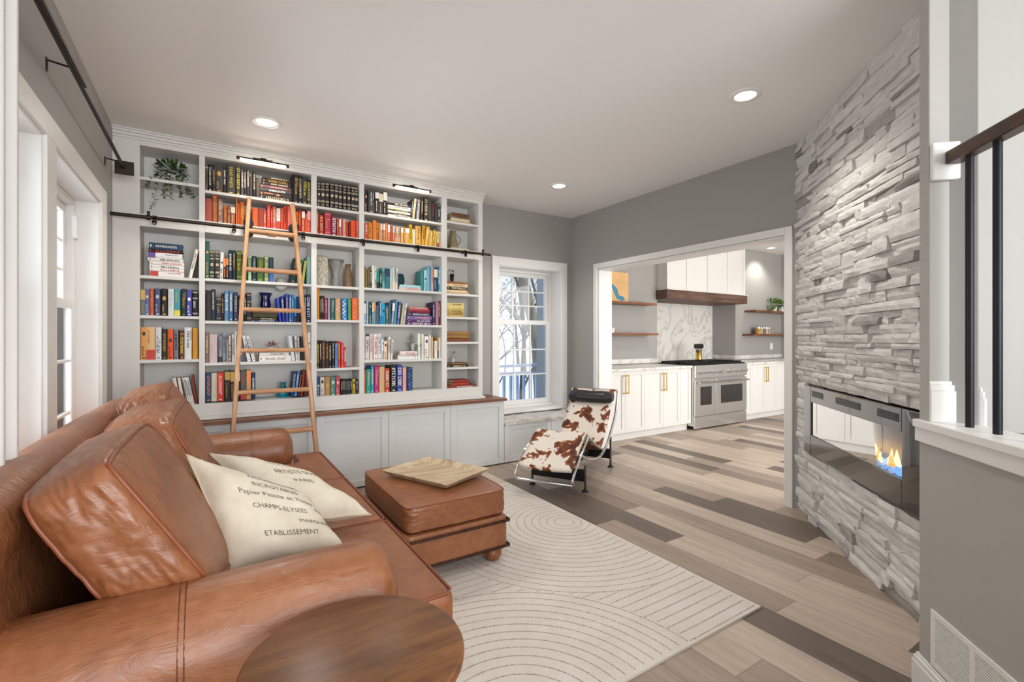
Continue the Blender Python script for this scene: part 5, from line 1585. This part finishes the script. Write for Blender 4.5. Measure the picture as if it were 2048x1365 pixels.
# ---------------------------------------------------------------- downlights
LAMPW = mat('downlight_lens', 'ffffff', 0.5, emit='fff6ea', es=7)
for (x, y, z, lb) in ((0.31, 3.575, 2.74, 'round recessed ceiling light above the black books'), (2.70, 1.635, 2.74, 'round recessed ceiling light in front of the stone wall'), (2.80, 3.56, 2.74, 'round recessed ceiling light near the corner window'), (0.6, 0.2, 2.74, 'added unseen ceiling light above the camera'), (8.30, 4.55, 2.87, 'small recessed ceiling light in the kitchen'), (5.2, 3.2, 2.87, 'added unseen ceiling light over the kitchen aisle')):  # those above camera and kitchen aisle are out of view, added to brighten
    t = thing('downlight', (x, y, z-0.012), lb, 'ceiling light', 'recessed ceiling lights')
    MB().lathe([(0.058, -0.002), (0.062, -0.008), (0.088, -0.006), (0.092, -0.0005)], (x, y, z), 40).build('trim_ring', TRIM, t)
    MB().lathe([(0.0, -0.004), (0.059, -0.004), (0.059, -0.001), (0.0, -0.001)], (x, y, z), 32).build('lens', LAMPW, t)
    d = bpy.data.lights.new('downlight_light', 'SPOT'); d.energy = 34; d.spot_size = radians(125); d.spot_blend = 0.6; d.shadow_soft_size = 0.06; d.color = (1, .95, .88)
    o = bpy.data.objects.new('downlight_light', d); COL.objects.link(o); o.location = (x, y, z-0.03)

# ---------------------------------------------------------------- electric fireplace
fp = thing('electric_fireplace', tuple(fpt(0.83, 0, 0.47)), 'wide black glass electric fireplace glowing in the stone wall', 'fireplace')
BG = mat('black_mirror_glass', '0b0b0c', 0.03, spec=0.9, coat=1.0)
m = MB().box(0.175, 0.0, 0.48, 0.30, 0.014, 0.95, 0, FM).box(1.36, 0.0, 0.48, 1.56, 0.014, 0.95, 0, FM).box(0.30, 0, 0.84, 1.36, 0.014, 0.95, 0, FM).box(0.30, 0, 0.48, 1.36, 0.014, 0.615, 0, FM)
m.build('glass_surround', BG, fp, bevel=0.004)
MB().box(0.29, -0.115, 0.60, 1.37, -0.112, 0.85, 0, FM).box(0.29, -0.112, 0.60, 1.37, 0, 0.612, 0, FM).box(0.17, -0.118, 0.47, 1.57, -0.115, 0.955, 0, FM).build('firebox', mat('firebox_black', '121212', .3), fp)
MB().box(0.30, 0.003, 0.615, 1.36, 0.006, 0.84, 0, FM).build('viewing_glass', window_glass(1.10), fp)
for (a, b) in ((0.32, 0.50), (0.68, 0.98), (1.15, 1.34)):
    vt = MB().box(a, 0.0142, 0.882, b, 0.0152, 0.922, 0, FM); vt.build('vent', BLACK, fp)
    MB().box(a+.02, 0.0152, 0.898, b-.02, 0.018, 0.902, 0, FM).box(a+.02, 0.0152, 0.91, b-.02, 0.018, 0.913, 0, FM).build('vent_slat', mat('vent_metal', '55524e', .4, .6), fp)
rd = random.Random(5); m = MB()
for k in range(900):
    t = rd.uniform(0.31, 1.35); o_ = rd.uniform(-0.10, -0.005); z = 0.612+rd.uniform(0, .018); r_ = rd.uniform(.005, .011); p = fpt(t, o_, z)
    m.ball((p.x, p.y, p.z+r_*.6), r_, 5, 3)
for f_ in range(len(m.s)): m.s[f_] = False
m.build('crystal_bed', mat('ice_blue_crystals', 'a8d4f4', .1, emit='5fa8f0', es=0.7), fp, kind='stuff')
fm = [mat('flame_yellow', 'ffd070', .5, emit='ffc860', es=5), mat('flame_orange', 'ff9030', .5, emit='ff8a2a', es=1.6)]
for k in range(34):
    t = 0.40+0.80*k/34+rd.uniform(-.012, .012); h_ = rd.uniform(.035, .095); w_ = h_*rd.uniform(.13, .2); p = fpt(t, rd.uniform(-.075, -.03), 0.622); lx = rd.uniform(-.012, .012)
    MB().tube([p, p+Vector((0, 0, h_*.2)), p+Vector((lx*.3, 0, h_*.5)), p+Vector((lx, 0, h_*.8)), p+Vector((lx*1.4, 0, h_))], [w_*.4, w_, w_*.75, w_*.3, 0.0006], 8).build('flame', fm[k % 3 == 0], fp)

# ---------------------------------------------------------------- stair railing, vent, curtain
sr = thing('stair_railing', tuple(KO+D2*0.6+NK*(-0.06)+Vector((0, 0, 0.985))), 'dark wooden handrail on round black balusters above the knee wall', 'railing')
HR = wood('handrail_wood', '2e1c14', '4a2e22', '5c3b2c', 'x', .4)
MB().box(0.078, -0.085, 1.885, 1.68, -0.035, 1.93, 0, KM).build('handrail', HR, sr, bevel=0.006)
MB().box(0.058, -0.1150, 1.834, 0.078, 0.0, 1.967, 0, KM).build('rosette', TRIM, sr, bevel=0.006)
for i in range(13):
    p = KO+D2*(0.158+0.1175*i)+NK*(-0.0595); MB().cyl((p.x, p.y, 0.985), (p.x, p.y, 1.886), 0.0115, n=20).build('baluster', BLACKM, sr)
vt = thing('wall_vent', tuple(KO+D2*0.32+Vector((0, 0, .135))), 'white louvred return air vent low on the stair wall', 'vent')
m = MB().box(0.075, 0, 0.135, 0.57, 0.006, 0.155, 0, KM).box(0.075, 0, 0.31, 0.57, 0.006, 0.33, 0, KM)
for a in (0.075, 0.262, 0.415, 0.55): m.box(a, 0, 0.155, a+0.022, 0.006, 0.31, 0, KM)
m.build('frame', TRIM, vt, bevel=.001)
MB().box(0.09, 0.0005, 0.15, 0.56, 0.0012, 0.315, 0, KM).build('backing', mat('vent_dark', '6b6864', .8), vt)
m = MB()
for i in range(18): z = 0.158+i*0.0085; m.box(0.095, 0.001, z, 0.555, 0.005, z+0.005, 0, KM)
m.build('louvres', TRIM, vt)
cr = thing('curtain_rod', (-0.49, 2.2, 2.40), 'dark bronze double curtain rod with a square end plate above the windows', 'curtain rod')
MB().cyl((-0.488, 0.6, 2.40), (-0.488, 3.98, 2.40), .0095).build('rod', BRONZE, cr); MB().cyl((-0.47, 0.6, 2.385), (-0.47, 2.75, 2.385), .008).build('rod', BRONZE, cr)
MB().box(-0.535, 3.98, 2.355, -0.435, 3.986, 2.445).build('end_plate', BRONZE, cr, bevel=.002)
for y in (2.674, 3.93): MB().tube([(-.576, y, 2.39), (-.572, y, 2.43), (-.49, y, 2.42), (-.488, y, 2.40)], .0045).box(-.577, y-.008, 2.385, -.573, y+.008, 2.44).build('bracket', BRONZE, cr)
m = MB(); pts = []
for i in range(60): y = 1.05+i*0.015; pts.append((-0.50+0.03*sin(i*0.9), y))
vs = [(x, y, z) for z in (0.03, 1.0, 2.38) for x, y in pts]; n = len(pts)
m.add(vs, [(j*n+i, j*n+i+1, (j+1)*n+i+1, (j+1)*n+i) for j in range(2) for i in range(n-1)], 0, True)
m.build('curtain', mat('sheer_white_curtain', 'f0efec', .9), label='white curtain panel gathered at the near end of the window', cat='curtain')

# ---------------------------------------------------------------- chaise longue
g = NG('cowhide'); v = g.coord((1, 1, 1)); n1 = g.noise(v, 9, 3, .55, .4); n2 = g.noise(v, 90, 3, .7)
f = g.math('ADD', n1, g.math('MULTIPLY', n2, 0.05)); c = g.ramp(f, [(0.0, 'ddd3c6'), (0.535, 'e0d6ca'), (0.55, '8a4a22'), (0.68, '4a2413')]); g.l(c, g.b.inputs['Base Color']); g.b.inputs['Roughness'].default_value = .8; HIDE = g.m
CM = Matrix(((.853, -.522, 0, 2.857), (.522, .853, 0, 3.41), (0, 0, 1, 0), (0, 0, 0, 1)))
def cp(s_, w_, z): return CM @ Vector((s_, w_, z))
ch = thing('chaise_longue', (2.857, 3.41, 0), 'cowhide chaise longue on a curved chrome frame with a black neck roll', 'chaise longue')
def smooth_path(P, k=6):
    out = []
    for i in range(len(P)-1):
        p0 = P[max(i-1, 0)]; p1 = P[i]; p2 = P[i+1]; p3 = P[min(i+2, len(P)-1)]
        for j in range(k):
            t = j/k; out.append(tuple(.5*((2*b)+(-a+c_)*t+(2*a-5*b+4*c_-d)*t*t+(-a+3*b-3*c_+d)*t**3) for a, b, c_, d in zip(p0, p1, p2, p3)))
    return out+[P[-1]]
top = smooth_path([(.66, .735), (.48, .56), (.28, .37), (.13, .262), (.06, .262), (-.1, .34), (-.29, .448), (-.36, .455), (-.46, .405), (-.60, .32), (-.73, .245)])
m = MB(); vs = []; n = len(top); NW = 12
for off in (0.014, -0.012):
    for (s_, z) in top:
        for j in range(NW+1): w_ = -.225+.45*j/NW; vs.append(cp(s_, w_, z+off-0.012*(1-(w_/.225)**2)))
K = NW+1
fs = [(i*K+j, (i+1)*K+j, (i+1)*K+j+1, i*K+j+1) for i in range(n-1) for j in range(NW)]
m.add(vs, fs+[tuple(reversed([n*K+a for a in f])) for f in fs]+[(i*K, n*K+i*K, n*K+(i+1)*K, (i+1)*K) for i in range(n-1)]+[(i*K+NW, (i+1)*K+NW, n*K+(i+1)*K+NW, n*K+i*K+NW) for i in range(n-1)]+[(j, j+1, n*K+j+1, n*K+j) for j in range(NW)]+[((n-1)*K+j+1, (n-1)*K+j, (2*n-1)*K+j, (2*n-1)*K+j+1) for j in range(NW)], 0, True)
m.build('hide_mattress', HIDE, ch)
MB().tube([cp(.56, -.235, .665), cp(.55, -.215, .672), cp(.55, -.12, .676), cp(.55, 0, .672), cp(.55, .12, .676), cp(.55, .215, .672), cp(.56, .235, .665)], [.03, .062, .072, .068, .072, .062, .03], 20, flat=.8).build('neck_roll', mat('black_leather', '2a2a2c', .35, bump=.3, bscale=18), ch)
run = smooth_path([(.70, .735), (.60, .51), (.355, .315), (.16, .222), (-.05, .198), (-.32, .245), (-.56, .335)]); up = smooth_path([(.13, .235), (-.1, .32), (-.33, .43), (-.40, .41), (-.56, .325), (-.72, .22), (-.76, .17), (-.72, .13)])
for w_ in (-.245, .245):
    MB().tube([cp(s_, w_, z) for s_, z in run], .0125, 10).build('runner_tube', CHROME, ch); MB().tube([cp(s_, w_, z) for s_, z in up], .010, 10).build('frame_tube', CHROME, ch)
MB().tube([cp(-.72, -.245, .13), cp(-.72, .245, .13)], .0125, 10).tube([cp(.70, -.245, .735), cp(.70, .245, .735)], .010, 10).build('cross_tube', CHROME, ch)
for s_ in (-.42, .42):
    MB().box(s_-.02, -.24, .085, s_+.02, .24, .18, 0, CM).build('crossbar', BLACKM, ch, bevel=.006)
    for w_ in (-.24, .24):
        l_ = MB().tube([cp(s_, w_, .03), cp(s_, w_, .215 if s_ < 0 else .30)], .011, 12).build('leg', mat('gunmetal', '6e6a68', .25, .9), ch)
        q = cp(s_, w_, 0); MB().lathe([(.030, 0), (.028, .008), (.012, .016), (.011, .035)], (q.x, q.y, .0005), 20).build('foot', BLACKM, l_)
MB().box(-.42, -.03, .10, .42, .03, .16, 0, CM).build('beam', BLACKM, ch, bevel=.006)

# ---------------------------------------------------------------- kitchen
def pull(x, par): MB().box(x-.006, 4.150, .585, x+.006, 4.160, .825).box(x-.007, 4.155, .59, x+.007, 4.19, .604).box(x-.007, 4.155, .806, x+.007, 4.19, .82).build('handle', BRASS, par, bevel=.001)
un = [(3.98, 4.69, 2, 'white shaker base cabinet with brass pulls nearest the doorway'), (4.69, 5.386, 2, 'white shaker base cabinet with brass pulls, second from the doorway'), (5.386, 5.62, 0, 'narrow white pull-out cabinet left of the range'), (6.885, 7.13, 0, 'narrow white cabinet right of the range'), (7.13, 7.816, 2, 'white shaker base cabinet with brass pulls right of the range'), (7.816, 8.5, 2, 'last white shaker base cabinet before the far wall'), (8.5, 9.16, 2, 'white corner base cabinet at the far kitchen wall')]
for a, b, nd, lb in un:
    t = thing('kitchen_cabinet', ((a+b)/2, 4.5, 0), lb, 'cabinet', 'kitchen base cabinets')
    MB().box(a+.001, 4.211, .10, b-.001, 4.828, .868).box(a, 4.26, 0, b, 4.8, .10).build('body', KITWHITE, t)
    eds = [(a, (a+b)/2), ((a+b)/2, b)] if nd else [(a, b)]
    for k, (p, q) in enumerate(eds):
        m = MB(); shaker(m, p+.0015, q-.0015, .10, .868, 4.19, fr=.055); dr = m.build('door', KITWHITE, t, bevel=.0015)
        if nd: pull(q-.03 if k == 0 else p+.03, dr)
MB().box(3.89, 4.165, .87, 5.62, 4.829, .90).build('kitchen_counter', MARBLE, bevel=.002, label='white quartz counter between doorway and range', cat='countertop')
MB().box(6.88, 4.165, .87, 9.163, 4.829, .90).build('kitchen_counter', MARBLE, bevel=.002, label='white quartz counter right of the range', cat='countertop')
MB().box(5.672, 4.79, .80, 7.658, 5.274, .905).build('alcove_ledge', MARBLE, label='quartz ledge in the alcove behind the range', cat='countertop')
rg = thing('range_cooker', (6.25, 4.45, 0), 'wide stainless range with two ovens and a row of knobs', 'range')
MB().box(5.628, 4.166, .05, 6.872, 4.78, .895).build('body', STEEL, rg, bevel=.004)
MB().box(5.628, 4.13, .72, 6.872, 4.165, .90).build('control_panel', STEEL, rg, bevel=.008)
MB().box(5.632, 4.14, .02, 6.868, 4.165, .18).build('kick_drawer', STEEL, rg, bevel=.003)
for a, b, wa, wb in ((5.632, 6.09, 5.75, 6.0), (6.10, 6.868, 6.22, 6.75)):
    d_ = MB().box(a, 4.135, .19, b, 4.16, .70).build('oven_door', STEEL, rg, bevel=.004); MB().box(wa, 4.131, .34, wb, 4.136, .60).build('window', BG, d_, bevel=.004)
    MB().cyl((a+.03, 4.085, .66), (b-.03, 4.085, .66), .013).cyl((a+.05, 4.085, .66), (a+.05, 4.14, .66), .009).cyl((b-.05, 4.085, .66), (b-.05, 4.14, .66), .009).build('handle', CHROME, d_)
for i, x in enumerate((5.73, 5.83, 5.93, 6.03, 6.18, 6.40, 6.56, 6.68, 6.80)): MB().cyl((x, 4.088, .80), (x, 4.131, .80), .026 if i in (4, 5) else .021, .03 if i in (4, 5) else .025, n=18).build('knob', CHROME, rg)
MB().box(5.63, 4.17, .895, 6.87, 4.77, .915).build('cooktop', BLACKM, rg)
for i in range(3):
    x0 = 5.66+i*.40; m = MB()
    for k in range(5): m.box(x0+.02+k*.08, 4.2, .925, x0+.032+k*.08, 4.74, .94)
    for y in (4.2, 4.46, 4.73): m.box(x0, y, .915, x0+.37, y+.012, .94)
    m.build('grate', BLACK, rg)
hd = thing('range_hood', (6.67, 4.95, 1.86), 'white panelled range hood with a thick walnut band', 'range hood')
m = MB().box(5.67, 4.65, 2.0, 7.68, 5.27, 2.869)
for x in (5.69, 6.14, 6.66, 7.18, 7.63): m.box(x-.025, 4.638, 2.01, x+.025, 4.65, 2.869)
m.build('panels', KITWHITE, hd, bevel=.002)
DW = wood('rustic_walnut', '3e2a1e', '65493a', '7d6455', 'x', .6); MB().box(5.645, 4.625, 1.865, 7.70, 5.27, 2.0).build('wood_band', DW, hd, bevel=.003)
MB().box(5.64, 4.60, 2.0, 7.70, 4.65, 2.012).build('ledge', KITWHITE, hd)
SHW = wood('floating_shelf_walnut', '4c2b18', '7a4828', '9c6540', 'x', .4)
for x0, x1, z, lb in ((3.95, 5.42, 1.785, 'upper walnut floating shelf holding the lake map'), (3.95, 5.46, 1.352, 'lower walnut floating shelf left of the range'), (7.95, 9.15, 1.77, 'upper walnut floating shelf with green plants'), (7.88, 9.15, 1.352, 'lower walnut floating shelf with spice jars')):
    MB().box(x0, 4.62, z-.03, x1, 4.829, z).build('floating_shelf', SHW, bevel=.002, label=lb, cat='shelf', group='walnut kitchen shelves')
mp_ = thing('lake_map', (4.65, 4.75, 1.786), 'carved wooden map board with a blue lake on the upper kitchen shelf', 'map')
MB().box(4.18, 4.74, 1.786, 4.97, 4.765, 2.20).build('board', mat('birch_map_wood', 'dfb278', .6, var=.12), mp_)
L_ = [(4.42, 2.16), (4.50, 2.13), (4.56, 2.02), (4.66, 2.03), (4.75, 1.97), (4.78, 1.88), (4.88, 1.86), (4.90, 1.82), (4.84, 1.80), (4.74, 1.83), (4.69, 1.90), (4.66, 1.97), (4.56, 1.98), (4.48, 2.06)]
MB().add([(x, 4.7385, z) for x, z in L_], [tuple(range(len(L_)))]).build('lake', mat('lake_blue', '3f86a8', .4), mp_)
GREEN = mat('fresh_green_leaf', '5a7d34', .55, var=.3, vscale=25); VAR = mat('pale_green_leaf', '93a583', .55, var=.25, vscale=30); POTW = mat('white_ceramic_pot', 'e6e3de', .35); DKG = mat('deep_green_leaf', '3c5a26', .5, var=.3, vscale=30)
def leaf(m, c, d, L, w_, mi=0):
    d = d.normalized(); s_ = d.cross(Vector((0, 0, 1))); s_ = s_.normalized() if s_.length > .1 else Vector((1, 0, 0)); m.add([c, c+d*L*.5+s_*w_, c+d*L, c+d*L*.5-s_*w_], [(0, 1, 2, 3)], mi)
def plant(x, y, z, pr, ph, R, n, lm, label, pm=POTW, trail=0, name='potted_plant', ls=.03, xl=None):
    rd = random.Random(int(x*100)); t = thing(name, (x, y, z), label, 'plant'); MB().lathe([(pr*.75, 0), (pr, ph), (pr*.88, ph), (pr*.8, ph*.8), (0, ph*.8)], (x, y, z+.0005), 20).build('pot', pm, t); m = MB()
    for _ in range(n):
        d = Vector((rd.gauss(0, 1), rd.gauss(0, .6), rd.gauss(.3, .7))).normalized(); c = Vector((x, y, z+ph+R*.35))+Vector((d.x*R, max(-.06, min(.06, d.y*R)), d.z*R*.7))*rd.random()**.5; leaf(m, c, d+Vector((0, -.3, rd.uniform(-.6, .3))), rd.uniform(.7, 1.2)*ls, ls*.3)
    for k in range(trail):
        dx = (k-(trail-1)/2)*R*.5*1.0+rd.uniform(-.02, .02); L = rd.uniform(.5, 1)*(xl or .2); pts = [Vector((x+dx*(.5+.5*i/14), y-.09-.01*sin(i), z+ph*.9-L*i/14)) for i in range(15)]
        m.tube(pts, .0012, 4)
        for p in pts:
            for _ in range(3): leaf(m, p, Vector((rd.uniform(-1, 1), rd.uniform(-1, .1), rd.uniform(-.8, .3))), ls*.9, ls*.3)
    m.build('foliage', lm, t)
plant(4.30, 4.68, 1.786, .05, .10, .09, 110, VAR, 'small leafy plant in a white pot before the lake map', ls=.035)
plant(8.72, 4.72, 1.771, .05, .08, .13, 120, GREEN, 'bright green plant on the upper right kitchen shelf', ls=.06)
plant(8.98, 4.72, 1.771, .05, .10, .11, 100, GREEN, 'second green plant in a white pot beside the far wall', ls=.055)
plant(-.25, 4.32, 2.422, .05, .07, .10, 260, DKG, 'trailing green plant spilling over the top left shelf', trail=7, ls=.032, xl=.27)
plant(1.72-.07, 4.34, 1.158, .045, .075, .07, 70, VAR, 'variegated trailing plant in a white pot on cream books', trail=3, ls=.032, xl=.12)
plant(2.04, 4.33, 1.839, .022, .085, .04, 45, DKG, 'small green plant in a black cylinder pot on stacked books', pm=BLACK, ls=.02)
plant(2.05, 4.33, 1.037, .02, .05, .06, 40, mat('dried_flowers', 'b8964c', .8), 'dried yellow flowers in a small pale vase', ls=.02)
plant(.42, 4.31, 1.164, .045, .04, .03, 40, mat('succulent_rust', '9a6a50', .6), 'tiny rust and green succulents in a ribbed white bowl', ls=.035)
def vase(name, x, y, z, prof, mt, lb, cat='vase', n=28): return MB().lathe(prof, (x, y, z+.0006), n).build(name, mt, label=lb, cat=cat)
vase('cobalt_vase', .37, 4.33, 1.523, [(.034, 0), (.04, .03), (.034, .07), (.032, .085), (.052, .125), (.047, .124), (.028, .085)], mat('cobalt_glaze', '10164a', .12, coat=1), 'flared cobalt blue vase on flat books behind the ladder')
vase('teal_bottle', .50, 4.33, .79, [(.045, 0), (.05, .02), (.047, .055), (.022, .085), (.018, .10), (.019, .115), (.03, .125), (.02, .124)], mat('teal_glass', '1596ac', .08, trans=.5), 'squat teal glass bottle on the lowest shelf', 'bottle')
vase('blue_basket', 1.485, 4.33, 1.777, [(.045, 0), (.058, .035), (.056, .07), (.046, .105), (.036, .105), (.03, .02)], mat('woven_teal_basket', '16404c', .7, bump=1, bscale=60), 'dark blue woven lantern basket on two flat books', 'basket')
vase('crystal_vase', .92, 4.33, 1.727, [(.034, 0), (.03, .06), (.026, .12), (.045, .19), (.075, .24), (.070, .24), (.03, .14), (.02, .02)], mat('crystal', 'dcdcda', .06, trans=.75), 'tall flared clear crystal vase')
vase('brown_vase', 1.025, 4.33, 1.727, [(.035, 0), (.038, .08), (.034, .13), (.02, .18), (.024, .21), (.018, .21)], mat('brown_glaze', '7b6349', .4, var=.3), 'tall brown and clear glass vase beside the crystal one')
MB().box(.750, 4.26, 1.727, .845, 4.38, 1.985).build('shell_vase', mat('shell_mosaic', 'a89f8a', .3, var=.6, vscale=50), bevel=.008, label='tall rectangular glass vase filled with stones and shells', cat='vase')
j = thing('metal_jug', (2.05, 4.33, 2.177), 'weathered metal jug with a wire handle on the top corner shelf', 'jug'); MB().lathe([(.052, 0), (.05, .05), (.035, .12), (.026, .15), (.034, .18), (.03, .18)], (2.05, 4.33, 2.178), 28).build('body', mat('aged_zinc', '9c8d6c', .5, .4, var=.3, vscale=20), j); MB().tube([(2.085, 4.33, 2.33), (2.13, 4.33, 2.30), (2.135, 4.33, 2.26), (2.10, 4.33, 2.22)], .003).build('handle', BRONZE, j)
m = MB().cyl((.20, 4.40, .89), (.20, 4.415, .90), .095, n=40); m.build('white_plate', POTW, label='round white plate standing behind the lowest books', cat='plate')
MB().ball((.49, 4.33, 1.731), .06, 20, 10, sc=(.9, .8, .9)).build('marble_dome', MARBLE, label='white marble dome bookend on the green shelf', cat='ornament')
ut = thing('utensil_holder', (6.74, 4.86, .906), 'brass holder full of black kitchen utensils beside the range', 'utensils'); MB().lathe([(.05, 0), (.05, .17), (.045, .17), (.045, .02)], (6.74, 4.88, .9055), 24).build('holder', BRASS, ut)
for k in range(5): MB().tube([(6.74, 4.88, .95), (6.66+k*.04, 4.88, 1.12)], .006).ball((6.65+k*.045, 4.88, 1.15), .04, 10, 6, sc=(1, .3, 1)).build('utensil', BLACK, ut)
for k in range(5):
    x = 8.16+k*.085; jr = thing('spice_jar', (x, 4.70, 1.353), ['large amber jar first in the spice row', 'spice jar right of the amber jar', 'middle dark spice jar', 'fourth spice jar with pale pink spice', 'last spice jar nearest the far wall'][k], 'jar', 'spice jars'); r_ = .055 if k == 0 else .032
    MB().lathe([(r_, 0), (r_, .085), (r_*.8, .10)], (x, 4.70, 1.3535), 16).build('glass', mat('spice_%d' % k, ['b98f4c', 'b9b4aa', '6a5a50', 'c7a594', 'a89684'][k], .2), jr); MB().cyl((x, 4.70, 1.453), (x, 4.70, 1.475), r_*.85).build('lid', CHROME, jr)
MB().box(4.33, 4.66, 1.353, 4.38, 4.80, 1.60).build('cookbook', mat('cookbook_white', 'e4e0e2', .5), label='tall white cookbook on the lower kitchen shelf', cat='book')
vase('white_bottle', 4.45, 4.70, 1.352, [(.04, 0), (.04, .07), (.025, .11), (.012, .12)], POTW, 'white ceramic bottle beside the cookbook', 'bottle'); vase('mortar', 4.60, 4.70, 1.352, [(.035, 0), (.045, .07), (.035, .07), (.03, .02)], POTW, 'white marble mortar on the lower kitchen shelf', 'mortar')
MB().box(8.77, 4.823, 1.07, 8.86, 4.8295, 1.19).build('wall_outlet', TRIM, bevel=.002, label='white wall outlet below the spice shelf', cat='outlet')
